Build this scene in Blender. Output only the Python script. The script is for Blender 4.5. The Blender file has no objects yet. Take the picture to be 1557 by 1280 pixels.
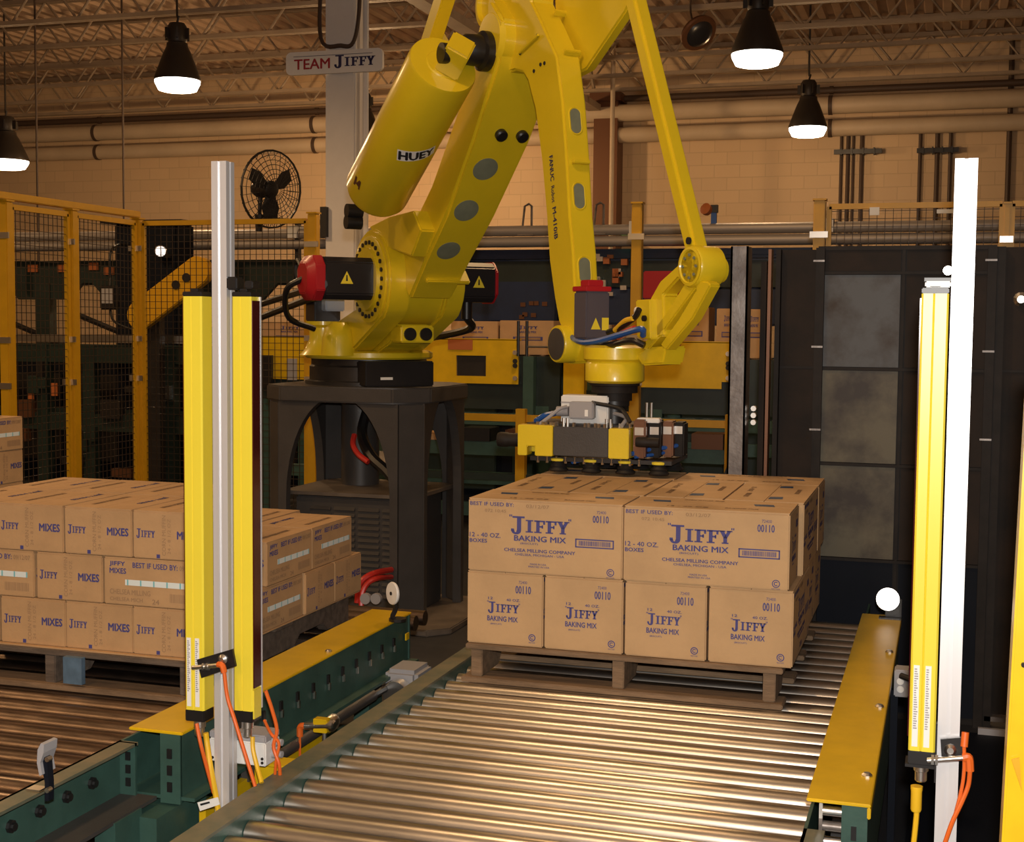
import bpy, bmesh, math, random
from mathutils import Vector, Matrix
random.seed(7)
PI = math.pi
R = math.radians
sc = bpy.context.scene
COL = sc.collection

# ------------------------------------------------------------------ camera
FPX, CXP, CYP = 2100.0, 778.5, 640.0
YAW, PITCH, ROLL = R(17.45), R(3.98), R(0.53)
CAMP = Vector((0, 0, 1.65))
_fw = Vector((-math.sin(YAW)*math.cos(PITCH), math.cos(YAW)*math.cos(PITCH), -math.sin(PITCH)))
_rt = Vector((math.cos(YAW), math.sin(YAW), 0)); _up = _rt.cross(_fw)
_rt2 = _rt*math.cos(ROLL) + _up*math.sin(ROLL); _up2 = _rt2.cross(_fw)
cam = bpy.data.cameras.new('camera'); camo = bpy.data.objects.new('camera', cam); COL.objects.link(camo)
cam.sensor_fit = 'HORIZONTAL'; cam.sensor_width = 36.0; cam.lens = 36.0*FPX/1557.0
cam.clip_start = 0.05; cam.clip_end = 200
M = Matrix((_rt2, _up2, -_fw)).transposed().to_4x4(); M.translation = CAMP
camo.matrix_world = M
sc.camera = camo

# ------------------------------------------------------------------ world, lights, exposure
w = bpy.data.worlds.new('world'); sc.world = w; w.use_nodes = True
bg = w.node_tree.nodes['Background']; bg.inputs[0].default_value = (1.0, .62, .34, 1); bg.inputs[1].default_value = 0.035
sc.view_settings.view_transform = 'Standard'; sc.view_settings.look = 'None'
sc.view_settings.gamma = 1.0; sc.view_settings.use_curve_mapping = False
sc.view_settings.exposure = 0.0
def lamp_light(name, kind, loc, power, col, radius=.1, spot=None, blend=.6):
    l = bpy.data.lights.new(name, kind); l.energy = power; l.color = col
    l.shadow_soft_size = radius
    if kind == 'SPOT': l.spot_size = R(spot); l.spot_blend = blend
    o = bpy.data.objects.new(name, l); COL.objects.link(o); o.location = loc
    return o
# the photographer's flash, just above the lens
lamp_light('camera_flash', 'POINT', (0.03, -0.03, 1.78), 450, (1.0, .95, .89), .03)
# the hall's other high-bay lamps, hung outside the frame at the height of the ones in view
WARM = (1.0, .62, .30)
for (x, y) in ((-7.6, 8.6), (-1.9, 8.6), (-7.6, 3.2), (-1.9, 3.2), (-1.9, -2.4), (-7.6, -2.4), (-13.2, 8.6)):
    lamp_light('high_bay_light', 'SPOT', (x, y, 4.75), 150 if (x, y) == (-1.9, 3.2) else 250, WARM, .22, 165, .5)

# ------------------------------------------------------------------ materials
MAT = {}
def nodes_of(name):
    m = bpy.data.materials.new(name); m.use_nodes = True
    nt = m.node_tree; b = nt.nodes['Principled BSDF']
    MAT[name] = m
    return m, nt, b
def mat(name, col, rough=.5, metal=0.0, noise=0.0, nscale=8.0, bump=0.0, bscale=60.0, col2=None, stretch=None, spec=None, trans=0.0, coat=0.0, nlo=.35, nhi=.65):
    m, nt, b = nodes_of(name)
    b.inputs['Base Color'].default_value = (*col, 1); b.inputs['Roughness'].default_value = rough
    b.inputs['Metallic'].default_value = metal
    if spec is not None: b.inputs['Specular IOR Level'].default_value = spec
    if coat: b.inputs['Coat Weight'].default_value = coat; b.inputs['Coat Roughness'].default_value = .15
    if trans: b.inputs['Transmission Weight'].default_value = trans
    tc = nt.nodes.new('ShaderNodeTexCoord'); mp = nt.nodes.new('ShaderNodeMapping')
    nt.links.new(tc.outputs['Object'], mp.inputs[0])
    if stretch: mp.inputs['Scale'].default_value = stretch
    if noise or col2:
        n = nt.nodes.new('ShaderNodeTexNoise'); n.inputs['Scale'].default_value = nscale; n.inputs['Detail'].default_value = 6; n.inputs['Roughness'].default_value = .6
        nt.links.new(mp.outputs[0], n.inputs['Vector'])
        rp = nt.nodes.new('ShaderNodeValToRGB'); rp.color_ramp.elements[0].position = nlo; rp.color_ramp.elements[1].position = nhi
        c2 = col2 if col2 else tuple(c*(1-noise) for c in col)
        rp.color_ramp.elements[0].color = (*c2, 1); rp.color_ramp.elements[1].color = (*col, 1)
        nt.links.new(n.outputs['Fac'], rp.inputs[0]); nt.links.new(rp.outputs[0], b.inputs['Base Color'])
    if bump:
        n2 = nt.nodes.new('ShaderNodeTexNoise'); n2.inputs['Scale'].default_value = bscale; n2.inputs['Detail'].default_value = 4
        nt.links.new(mp.outputs[0], n2.inputs['Vector'])
        bp = nt.nodes.new('ShaderNodeBump'); bp.inputs['Strength'].default_value = bump; bp.inputs['Distance'].default_value = .01
        nt.links.new(n2.outputs['Fac'], bp.inputs['Height']); nt.links.new(bp.outputs[0], b.inputs['Normal'])
    return m
mat('robot_yellow', (.76, .57, .014), .38, coat=.3, noise=.06, nscale=5, bump=.05, bscale=120)
mat('guard_yellow', (.74, .47, .008), .30, noise=.16, nscale=7)
mat('fence_yellow', (.62, .33, .008), .4, noise=.1, nscale=9)
mat('curtain_yellow', (.84, .68, .05), .35, noise=.04, nscale=4)
mat('green_paint', (.042, .098, .078), .45, noise=.25, nscale=9, bump=.05)
mat('olive_worn', (.16, .14, .085), .5, noise=.35, nscale=12, col2=(.085, .10, .07))
mat('dark_green', (.014, .028, .024), .45, noise=.3, nscale=6)
mat('pedestal_grey', (.060, .054, .050), .45, noise=.22, nscale=5, bump=.08, bscale=180)
mat('pedestal_shelf', (.14, .11, .085), .55, noise=.35, nscale=6)
mat('roller_steel', (.62, .57, .51), .31, 1.0, noise=.30, nscale=4, stretch=(1.0, 6, 6))
mat('roller_dim_lit', (.30, .22, .17), .36, 1.0, noise=.45, nscale=5, stretch=(1.5, 9, 9))  # steel away from the flash: its dimness is put into the colour
mat('rail_grey', (.36, .32, .29), .5, .35)
mat('encoder_blue', (.30, .36, .46), .4)
mat('zinc', (.74, .72, .68), .3, 1.0)
mat('aluminium', (.80, .79, .80), .42, .55, noise=.06, nscale=20, stretch=(1, 1, .05))
mat('black_plastic', (.011, .010, .010), .4)
mat('black_steel', (.018, .016, .016), .4, noise=.3, nscale=8)
mat('motor_black', (.016, .015, .018), .32)
mat('motor_grey', (.085, .075, .095), .45)
mat('red_plastic', (.42, .012, .02), .35)
mat('orange_rubber', (.72, .13, .015), .45)
mat('red_hose', (.55, .03, .02), .35)
mat('yellow_cable', (.80, .48, .02), .4)
mat('blue_hose', (.02, .09, .33), .35)
mat('blue_paint', (.012, .028, .085), .42, noise=.3, nscale=4)
mat('rubber_black', (.014, .013, .013), .55)
mat('cardboard', (.55, .355, .18), .78, noise=.13, nscale=6, bump=.08, bscale=70)
mat('cardboard_dark', (.52, .32, .155), .78, noise=.16, nscale=6, bump=.08, bscale=70)
mat('cardboard_edge', (.60, .42, .24), .8, noise=.12, nscale=30)
mat('print_blue', (.060, .058, .215), .7)
mat('print_faded', (.33, .20, .105), .8)
mat('mark_blue', (.018, .05, .13), .7)
mat('label_white', (.72, .80, .80), .6)
mat('label_cyan', (.20, .50, .55), .6)
mat('wood', (.26, .165, .092), .8, noise=.45, nscale=5, stretch=(1, 6, 6), bump=.25, bscale=40)
mat('wood_dirty', (.15, .11, .08), .85, noise=.45, nscale=6, stretch=(1, 5, 5), bump=.25, bscale=40)
mat('wood_blue', (.10, .17, .25), .8, noise=.3, nscale=20)
mat('white_plastic', (.74, .73, .70), .45)
mat('grey_plastic', (.33, .32, .33), .5)
mat('cover_grey', (.20, .22, .15), .55, noise=.15, nscale=20)
mat('sticker_white', (.82, .81, .78), .5)
mat('sticker_orange', (.42, .12, .03), .5)
mat('ink_black', (.012, .012, .015), .6)
mat('ink_red', (.40, .02, .03), .6)
mat('ink_navy', (.03, .025, .10), .6)
mat('sensor_red', (.20, .004, .006), .15)
mat('lens_dark', (.05, .004, .004), .12)
mat('column_paint', (.82, .78, .74), .6, noise=.08, nscale=3)
mat('sign_white', (.92, .88, .82), .5)
mat('steel_rust', (.034, .023, .017), .6, .0, spec=.12, col2=(.018, .015, .013), nscale=3.2, bump=.06, bscale=30)
mat('steel_sheet', (.085, .086, .087), .5, .15, spec=.25, col2=(.040, .027, .018), nscale=3.2, bump=.04, bscale=20, nlo=.38, nhi=.56)
mat('steel_sheet_b', (.125, .108, .072), .5, .1, spec=.25, col2=(.045, .036, .030), nscale=3.0, bump=.04, bscale=20, nlo=.40, nhi=.58)
mat('steel_frame', (.022, .017, .014), .6, .0, spec=.2, noise=.4, nscale=10)
mat('steel_beam', (.27, .24, .22), .42, .5, col2=(.12, .10, .09), nscale=7, bump=.08, bscale=60)
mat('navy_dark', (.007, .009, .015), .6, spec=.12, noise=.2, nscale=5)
mat('pipe_paint', (.62, .48, .33), .55, noise=.15, nscale=1.5)
mat('pipe_dark', (.075, .045, .03), .6)
mat('truss_paint', (.40, .30, .21), .6, noise=.2, nscale=3)
mat('wire_dark', (.05, .033, .022), .5, .3)
mat('fan_black', (.014, .011, .01), .5)
mat('lamp_housing', (.05, .04, .032), .45, .3)
mat('copper_dark', (.16, .07, .035), .4, .5)
mat('reflector', (.92, .92, .94), .16, 1.0)
mat('reflector_face', (.93, .93, .94), .32, 1.0)
m, nt, b = nodes_of('lamp_glow')
b.inputs['Base Color'].default_value = (1, 1, 1, 1); b.inputs['Emission Color'].default_value = (1.0, .93, .80, 1); b.inputs['Emission Strength'].default_value = 9.0
m, nt, b = nodes_of('led_green')
b.inputs['Emission Color'].default_value = (.05, 1, .15, 1); b.inputs['Emission Strength'].default_value = 3.0
# painted block wall
m, nt, b = nodes_of('wall_paint')
tc = nt.nodes.new('ShaderNodeTexCoord'); mp = nt.nodes.new('ShaderNodeMapping'); mp.inputs['Rotation'].default_value = (R(90), 0, 0)
br = nt.nodes.new('ShaderNodeTexBrick'); br.inputs['Scale'].default_value = 1.0; br.inputs['Brick Width'].default_value = .4; br.inputs['Row Height'].default_value = .2; br.inputs['Mortar Size'].default_value = .006
br.inputs['Color1'].default_value = (.70, .50, .30, 1); br.inputs['Color2'].default_value = (.66, .47, .285, 1); br.inputs['Mortar'].default_value = (.58, .41, .245, 1)
nt.links.new(tc.outputs['Object'], mp.inputs[0]); nt.links.new(mp.outputs[0], br.inputs['Vector']); nt.links.new(br.outputs['Color'], b.inputs['Base Color']); b.inputs['Roughness'].default_value = .65
bp = nt.nodes.new('ShaderNodeBump'); bp.inputs['Strength'].default_value = .4; bp.inputs['Distance'].default_value = .01; bp.invert = True
nt.links.new(br.outputs['Fac'], bp.inputs['Height']); nt.links.new(bp.outputs[0], b.inputs['Normal'])
mat('floor_concrete', (.030, .031, .036), .5, noise=.35, nscale=1.2, bump=.05, bscale=8)
mat('deck_paint', (.60, .42, .28), .7, noise=.15, nscale=2)

# ------------------------------------------------------------------ mesh helpers
class MB:
    def __init__(s): s.v = []; s.f = []
    def add(s, vs, fs):
        o = len(s.v); s.v += [Vector(p) for p in vs]; s.f += [tuple(i+o for i in f) for f in fs]; return s
    def bx(s, x0, x1, y0, y1, z0, z1):
        vs = [(x, y, z) for z in (z0, z1) for y in (y0, y1) for x in (x0, x1)]
        return s.add(vs, [(0,2,3,1),(4,5,7,6),(0,1,5,4),(2,6,7,3),(0,4,6,2),(1,3,7,5)])
    def hexa(s, p):   # p: bottom loop of 4, top loop of 4
        return s.add(p, [(3,2,1,0),(4,5,6,7),(0,1,5,4),(1,2,6,5),(2,3,7,6),(3,0,4,7)])
    def obox(s, c, ax, ay, az):   # centre and three half-axis vectors
        c, ax, ay, az = map(Vector, (c, ax, ay, az))
        return s.hexa([c-ax-ay-az, c+ax-ay-az, c+ax+ay-az, c-ax+ay-az, c-ax-ay+az, c+ax-ay+az, c+ax+ay+az, c-ax+ay+az])
    def cyl(s, p0, p1, r0, r1=None, n=16, caps=True):
        p0, p1 = Vector(p0), Vector(p1); r1 = r0 if r1 is None else r1
        d = (p1-p0).normalized(); a = d.orthogonal().normalized(); b_ = d.cross(a)
        vs = []
        for p, r in ((p0, r0), (p1, r1)):
            vs += [p + a*(r*math.cos(2*PI*i/n)) + b_*(r*math.sin(2*PI*i/n)) for i in range(n)]
        fs = [(i, (i+1) % n, n+(i+1) % n, n+i) for i in range(n)]
        if caps: fs += [tuple(range(n-1, -1, -1)), tuple(range(n, 2*n))]
        return s.add(vs, fs)
    def lathe(s, c, axis, prof, n=24):   # prof: (r, h) along axis
        c, d = Vector(c), Vector(axis).normalized(); a = d.orthogonal().normalized(); b_ = d.cross(a)
        vs = []; m = len(prof)
        for (r, h) in prof:
            vs += [c + d*h + a*(r*math.cos(2*PI*i/n)) + b_*(r*math.sin(2*PI*i/n)) for i in range(n)]
        fs = [(k*n+i, k*n+(i+1) % n, (k+1)*n+(i+1) % n, (k+1)*n+i) for k in range(m-1) for i in range(n)]
        fs += [tuple(range(n-1, -1, -1)), tuple(range((m-1)*n, m*n))]
        return s.add(vs, fs)
    def prism(s, poly, ext):
        n = len(poly); poly = [Vector(p) for p in poly]; e = Vector(ext)
        vs = poly + [p+e for p in poly]
        return s.add(vs, [tuple(range(n-1, -1, -1)), tuple(range(n, 2*n))] + [(i, (i+1) % n, n+(i+1) % n, n+i) for i in range(n)])
    def loft(s, secs):
        n = len(secs[0]); vs = [p for q in secs for p in q]
        fs = [(k*n+i, k*n+(i+1) % n, (k+1)*n+(i+1) % n, (k+1)*n+i) for k in range(len(secs)-1) for i in range(n)]
        fs += [tuple(range(n-1, -1, -1)), tuple(range((len(secs)-1)*n, len(secs)*n))]
        return s.add(vs, fs)
    def tube(s, pts, r, n=8, smooth=True):
        pts = [Vector(p) for p in pts]
        if smooth and len(pts) > 2:
            q = [pts[0]*2-pts[1]] + pts + [pts[-1]*2-pts[-2]]; out = []
            for i in range(1, len(q)-2):
                for k in range(6):
                    t = k/6.0; p0, p1, p2, p3 = q[i-1], q[i], q[i+1], q[i+2]
                    out.append(.5*((2*p1)+(p2-p0)*t+(2*p0-5*p1+4*p2-p3)*t*t+(3*p1-p0-3*p2+p3)*t**3))
            pts = out+[q[-2]]
        secs = []; a = None
        for i, p in enumerate(pts):
            d = (pts[min(i+1, len(pts)-1)]-pts[max(i-1, 0)]).normalized()
            a = d.orthogonal().normalized() if a is None else (a-d*a.dot(d)).normalized()
            b_ = d.cross(a)
            secs.append([p+a*(r*math.cos(2*PI*k/n))+b_*(r*math.sin(2*PI*k/n)) for k in range(n)])
        return s.loft(secs)
    def build(s, name, m, parent=None, smooth=False, bevel=0.0, bseg=2):
        org = ORG.get(parent.name, Vector()) if parent else Vector()
        me = bpy.data.meshes.new(name); me.from_pydata([v-org for v in s.v], [], s.f)
        if bevel or smooth:
            bm = bmesh.new(); bm.from_mesh(me); bmesh.ops.recalc_face_normals(bm, faces=bm.faces)
            if bevel:
                ed = [e for e in bm.edges if len(e.link_faces) == 2 and e.calc_face_angle(0) > R(35)]
                bmesh.ops.bevel(bm, geom=ed, offset=bevel, segments=bseg, affect='EDGES', clamp_overlap=True)
            bm.to_mesh(me); bm.free()
        else:
            bm = bmesh.new(); bm.from_mesh(me); bmesh.ops.recalc_face_normals(bm, faces=bm.faces); bm.to_mesh(me); bm.free()
        if smooth or bevel:
            me.shade_smooth(); me.set_sharp_from_angle(angle=R(40))
        me.materials.append(MAT[m])
        o = bpy.data.objects.new(name, me); COL.objects.link(o)
        if parent: o.parent = parent; ORG[o.name] = org
        return o
ORG = {}
def stuff(o): o['kind'] = 'stuff'; return o
def tag(o, label=None, cat=None, group=None, kind=None):
    if label: o['label'] = label
    if cat: o['category'] = cat
    if group: o['group'] = group
    if kind: o['kind'] = kind
    return o
def thing(name, loc, label, cat, group=None):
    o = bpy.data.objects.new(name, None); COL.objects.link(o); o.location = loc; o.empty_display_size = .1
    ORG[o.name] = Vector(loc)
    return tag(o, label, cat, group)
def struct(name, mb, m, parent=None, **k):
    o = mb.build(name, m, parent, **k)
    if not parent: o['kind'] = 'structure'
    return o
def copy_tree(o, parent=None):
    c = o.copy(); COL.objects.link(c); c.parent = parent
    for ch in list(o.children): copy_tree(ch, c)
    return c
def inst(src, name, parent, loc, rz=None):      # another object on the same mesh
    c = bpy.data.objects.new(name, src.data); COL.objects.link(c); c.parent = parent
    c.location = Vector(loc) - (ORG.get(parent.name, Vector()) if parent else Vector())
    if rz is not None: c.rotation_euler = (0, 0, rz)
    return c
# measuring: the point of a real plane that a sight line of the photograph meets
def ray(px, py): return _fw + _rt2*((px-CXP)/FPX) - _up2*((py-CYP)/FPX)
def onz(px, py, z): d = ray(px, py); return CAMP + d*((z-CAMP.z)/d.z)
def onx(px, py, x): d = ray(px, py); return CAMP + d*(x/d.x)
def ony(px, py, y): d = ray(px, py); return CAMP + d*(y/d.y)
def atd(px, py, dep): return CAMP + ray(px, py)*dep

# ------------------------------------------------------------------ lettering
_TXT = {}
def text2d(string):
    k = string
    if k in _TXT: return _TXT[k]
    cu = bpy.data.curves.new('t', 'FONT'); cu.body = string; cu.resolution_u = 2
    o = bpy.data.objects.new('t', cu); COL.objects.link(o)
    bpy.context.view_layer.update()
    dg = bpy.context.evaluated_depsgraph_get()
    me = bpy.data.meshes.new_from_object(o.evaluated_get(dg))
    vs = [(v.co.x, v.co.y) for v in me.vertices]; fs = [tuple(p.vertices) for p in me.polygons]
    bpy.data.objects.remove(o); bpy.data.curves.remove(cu); bpy.data.meshes.remove(me)
    x0 = min(v[0] for v in vs); x1 = max(v[0] for v in vs); y0 = min(v[1] for v in vs); y1 = max(v[1] for v in vs)
    vs = [((x-x0)/(x1-x0), (y-y0)/(y1-y0)) for x, y in vs]
    _TXT[k] = (vs, fs); return _TXT[k]
def put_text(mb, s, x0, x1, y0, y1, fn, bold=.012, rot=False):
    vs, fs = text2d(s)
    if bold > .008:      # heavier strokes: the glyphs laid over themselves, slightly shifted
        bx_, by_ = bold*1.6/max(len(s), 2)*1.0, bold*.9
        n = len(vs); v2 = []; f2 = []
        for k, (dx, dy) in enumerate(((-bx_, 0), (bx_, 0), (0, by_), (0, -by_))):
            v2 += [(u+dx, v+dy) for u, v in vs]; f2 += [tuple(i+k*n for i in q) for q in fs]
        vs, fs = v2, f2
    o_ = Vector(fn(x0, y0)); nn = (Vector(fn(x1, y0))-o_).cross(Vector(fn(x0, y1))-o_); nn = nn.normalized() if nn.length > 0 else nn
    m0 = len(text2d(s)[0])
    mp = (lambda u, v: fn(x0+(1-v)*(x1-x0), y0+u*(y1-y0))) if rot else (lambda u, v: fn(x0+u*(x1-x0), y0+v*(y1-y0)))
    mb.add([Vector(mp(u, v))+nn*(.00018*(i//m0)) for i, (u, v) in enumerate(vs)], fs)
def rect2(mb, x0, x1, y0, y1, fn): mb.add([fn(x0, y0), fn(x1, y0), fn(x1, y1), fn(x0, y1)], [(0, 1, 2, 3)])
def poly2(mb, pts, fn): mb.add([fn(*p) for p in pts], [tuple(range(len(pts)))])
def ring2(mb, cx, cy, rx, ry, t, fn, n=20, a0=0, a1=2*PI):
    vs = []
    for i in range(n+1):
        a = a0+(a1-a0)*i/n
        vs += [fn(cx+rx*math.cos(a), cy+ry*math.sin(a)), fn(cx+rx*(1-t)*math.cos(a), cy+ry*(1-t)*math.sin(a))]
    mb.add(vs, [(2*i, 2*i+1, 2*i+3, 2*i+2) for i in range(n)])
def jiffy(mb, x0, x1, y0, y1, fn, quotes=True):
    # slab serif word with a tall J that drops below the line
    W = x1-x0; H = y1-y0
    f = lambda u, v: fn(x0+u*W, y0+v*H)
    def slab(a, b, c, d): rect2(mb, a, b, c, d, f)
    # J
    slab(.02, .235, .90, 1.0); slab(.10, .175, .20, .92)
    vs = []
    for i in range(9):
        a = -PI*i/8
        vs += [(.0875+.0875*math.cos(a), .20+.22*math.sin(a)), (.075+.02*math.cos(a), .22+.12*math.sin(a))]
    mb.add([f(*p) for p in vs], [(2*i, 2*i+1, 2*i+3, 2*i+2) for i in range(8)])
    slab(-.005, .05, .16, .30)
    b_, t_ = .12, .82
    def I(a): slab(a, a+.13, b_, b_+.07); slab(a, a+.13, t_-.07, t_); slab(a+.035, a+.095, b_+.05, t_-.05)
    def Fl(a):
        slab(a, a+.13, b_, b_+.07); slab(a+.035, a+.095, b_+.05, t_-.02); slab(a, a+.19, t_-.085, t_); slab(a+.155, a+.19, t_-.22, t_-.05)
        slab(a+.09, a+.15, .43, .52); slab(a+.13, a+.155, .38, .57)
    I(.255); Fl(.405); Fl(.605)
    a = .795
    slab(a+.055, a+.165, b_, b_+.07); slab(a+.08, a+.14, b_+.05, .46)
    poly2(mb, [(a+.085, .40), (a+.14, .46), (a+.085, t_), (a+.015, t_)], f); poly2(mb, [(a+.085, .44), (a+.135, .40), (a+.21, t_), (a+.15, t_)], f)
    slab(a-.01, a+.11, t_-.06, t_); slab(a+.13, a+.225, t_-.06, t_)
    if quotes:
        for q in (-.035, -.005): slab(q, q+.018, .96, 1.08)
        for q in (1.0, 1.03): slab(q, q+.018, .86, .98)

# ================================================================== THE HALL
struct('floor', MB().bx(-22, 14, -6, 22.2, -.1, 0), 'floor_concrete')
struct('wall_back', MB().bx(-22, 14, 22, 22.2, 0, 6.2), 'wall_paint')
struct('wall_left', MB().bx(-22.2, -22, -6, 22.2, 0, 6.2), 'wall_paint')
struct('wall_right', MB().bx(14, 14.2, -6, 22.2, 0, 6.2), 'wall_paint')
struct('wall_front', MB().bx(-22, 14, -6.2, -6, 0, 6.2), 'wall_paint')
# fluted roof deck, flutes along the hall
mb = MB(); x = -22.0; prof = []
while x < 14:
    prof += [(x, 6.0), (x+.075, 6.0), (x+.10, 6.05), (x+.19, 6.05), (x+.215, 6.0)]; x += .24
n = len(prof)
mb.add([(a, -6, c) for a, c in prof] + [(a, 22, c) for a, c in prof], [(i, i+1, n+i+1, n+i) for i in range(n-1)])
struct('ceiling', mb, 'deck_paint')
# open-web roof joists
def joist(y, label, web_src):
    t = thing('roof_joist', (-4, y, 5.35), label, 'roof joist', 'roof joists')
    MB().bx(-21.9, 13.9, y-.06, y-.012, 5.93, 5.99).bx(-21.9, 13.9, y+.012, y+.06, 5.93, 5.99).build('top_chord', 'truss_paint', t)
    MB().bx(-21.9, 13.9, y-.05, y-.012, 5.33, 5.38).bx(-21.9, 13.9, y+.012, y+.05, 5.33, 5.38).build('bottom_chord', 'truss_paint', t)
    for i in range(26):
        for s in (0, 1):
            xx = -17.0+i*.95
            if web_src[s] is None:
                a = (0, 0, 5.36) if s == 0 else (.475, 0, 5.96); b_ = (.475, 0, 5.96) if s == 0 else (.95, 0, 5.36)
                web_src[s] = MB().cyl(a, b_, .017, n=6).build('web_bar', 'truss_paint')
                web_src[s].parent = t; web_src[s].location = Vector((xx, y, 0))-ORG[t.name]
            else: inst(web_src[s], 'web_bar', t, (xx, y, 0))
src = [None, None]
JL = ['nearest', 'second', 'third', 'fourth', 'fifth', 'farthest']
for i, y in enumerate((14.9, 16.25, 17.6, 18.95, 20.3, 21.5)):
    joist(y, '%s open-web steel roof joist under the fluted deck, counted from the robot' % JL[i], src)
t = thing('roof_girder', (-5.46, 15, 5.1), 'deep trussed steel girder running to the back wall from the white column', 'girder')
MB().bx(-5.56, -5.36, 9, 21.9, 5.83, 5.92).build('top_chord', 'truss_paint', t); MB().bx(-5.56, -5.36, 9, 21.9, 5.05, 5.15).build('bottom_chord', 'truss_paint', t)
for i in range(9):
    MB().cyl((-5.46, 9.2+i*1.4, 5.1), (-5.46, 9.9+i*1.4, 5.88), .03, n=6).build('web_bar', 'truss_paint', t)
    MB().cyl((-5.46, 9.9+i*1.4, 5.88), (-5.46, 10.6+i*1.4, 5.1), .03, n=6).build('web_bar', 'truss_paint', t)
# pipes along the back wall
def pipe(name, z, r, y, lab, m='pipe_paint', x0=-21.9, x1=13.9):
    o = thing(name, (-4, y, z), lab, 'pipe')
    MB().cyl((x0, y, z), (x1, y, z), r, n=20).build('pipe_run', m, o, smooth=True)
    for k in range(8):
        xx = -19+k*4.3
        MB().lathe((xx, y, z), (1, 0, 0), [(r+.012, -.03), (r+.012, .03)], 20).build('clamp', 'pipe_dark', o, smooth=True)
    return o
pipe('wall_pipe', 5.02, .135, 21.7, 'upper of the two fat cream pipes along the back wall')
pipe('wall_pipe', 4.68, .125, 21.75, 'lower of the two fat cream pipes along the back wall')
pipe('wall_pipe', 5.26, .05, 21.8, 'thin dark run standing for the shadow line above the two fat cream pipes on the back wall', 'pipe_dark')  # dark run put in for the shadow line above the fat pipes
# conduits on the back wall
for i, (px, py0, py1, r, lab) in enumerate(((1280, 200, 330, .025, 'leftmost conduit of the right-hand wall bundle'), (1290, 200, 330, .028, 'second conduit of the right-hand wall bundle'),
        (1298, 200, 330, .02, 'third conduit of the right-hand wall bundle'), (1311, 200, 330, .03, 'rightmost conduit of the four in the wall bundle'),
        (1400, 200, 330, .028, 'left conduit of the wall trio beside the tall aluminium post'), (1426, 200, 330, .035, 'middle conduit of the wall trio beside the tall aluminium post'),
        (1446, 200, 330, .028, 'right conduit of the wall trio beside the tall aluminium post'), (1541, 20, 330, .04, 'tall dark conduit at the far right of the back wall'))):
    p = ony(px, py0, 21.93); q = ony(px, py1+60, 21.93)
    c = MB().cyl((p.x, 21.94, q.z), (p.x, 21.94, min(p.z, 5.9)), r, n=8).build('wall_conduit', 'pipe_dark', None, smooth=True)
    tag(c, 'brown '+lab, 'conduit', 'wall conduits')
for a, b_, pz, lab in ((1268, 1341, 231, 'long dark strut bar holding the four wall conduits'), (1394, 1458, 229, 'short dark strut bar holding the three wall conduits')):
    p = ony(a, pz, 21.85); q = ony(b_, pz, 21.85)
    s_ = thing('strut_bar', (p.x, 21.85, p.z), lab, 'strut')
    MB().bx(p.x, q.x, 21.84, 21.88, p.z-.035, p.z+.035).build('channel', 'black_steel', s_)
    for k in range(4): MB().bx(p.x+(q.x-p.x)*(.15+.23*k)-.012, p.x+(q.x-p.x)*(.15+.23*k)+.012, 21.82, 22.0, p.z-.05, p.z+.05).build('clip', 'black_steel', s_)
# brown wall column with brace, grey riser pipe
p = ony(905, 200, 21.7); q = ony(941, 200, 21.7)
o = struct('trim_1', MB().bx(p.x, q.x, 21.6, 22, 0, 5.3).bx(p.x-.06, q.x+.06, 21.55, 22, 2.95, 3.05).bx(p.x-.06, q.x+.06, 21.55, 22, 5.2, 5.33), 'copper_dark')
o['label'] = 'brown steel wall column behind the robot'
p = ony(931, 200, 20.6)
o = thing('riser_pipe', (p.x, 20.6, 0), 'tall grey riser pipe standing before the brown wall column', 'pipe')
MB().cyl((p.x, 20.6, 0), (p.x, 20.6, 5.9), .035, n=10).build('pipe_run', 'pipe_paint', o, smooth=True)
MB().lathe((p.x, 20.6, 2.9), (0, 0, 1), [(.055, -.05), (.055, .05)], 12).build('coupling', 'pipe_dark', o)
# thin hanging rods at the left
for px, lab, yy in ((57, 'thin vertical hanging rod at the far left before the tan wall', 15.0), (188, 'thin vertical hanging rod left of the black fan', 15.6)):
    p = ony(px, 300, yy); o = thing('hanging_rod', (p.x, yy, 2.2), lab, 'rod')
    MB().cyl((p.x, yy, 2.2), (p.x, yy, 5.9), .013, n=6).build('rod', 'pipe_dark', o); MB().bx(p.x-.06, p.x+.06, yy-.03, yy+.03, 2.16, 2.2).build('foot_clip', 'pipe_dark', o)

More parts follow.
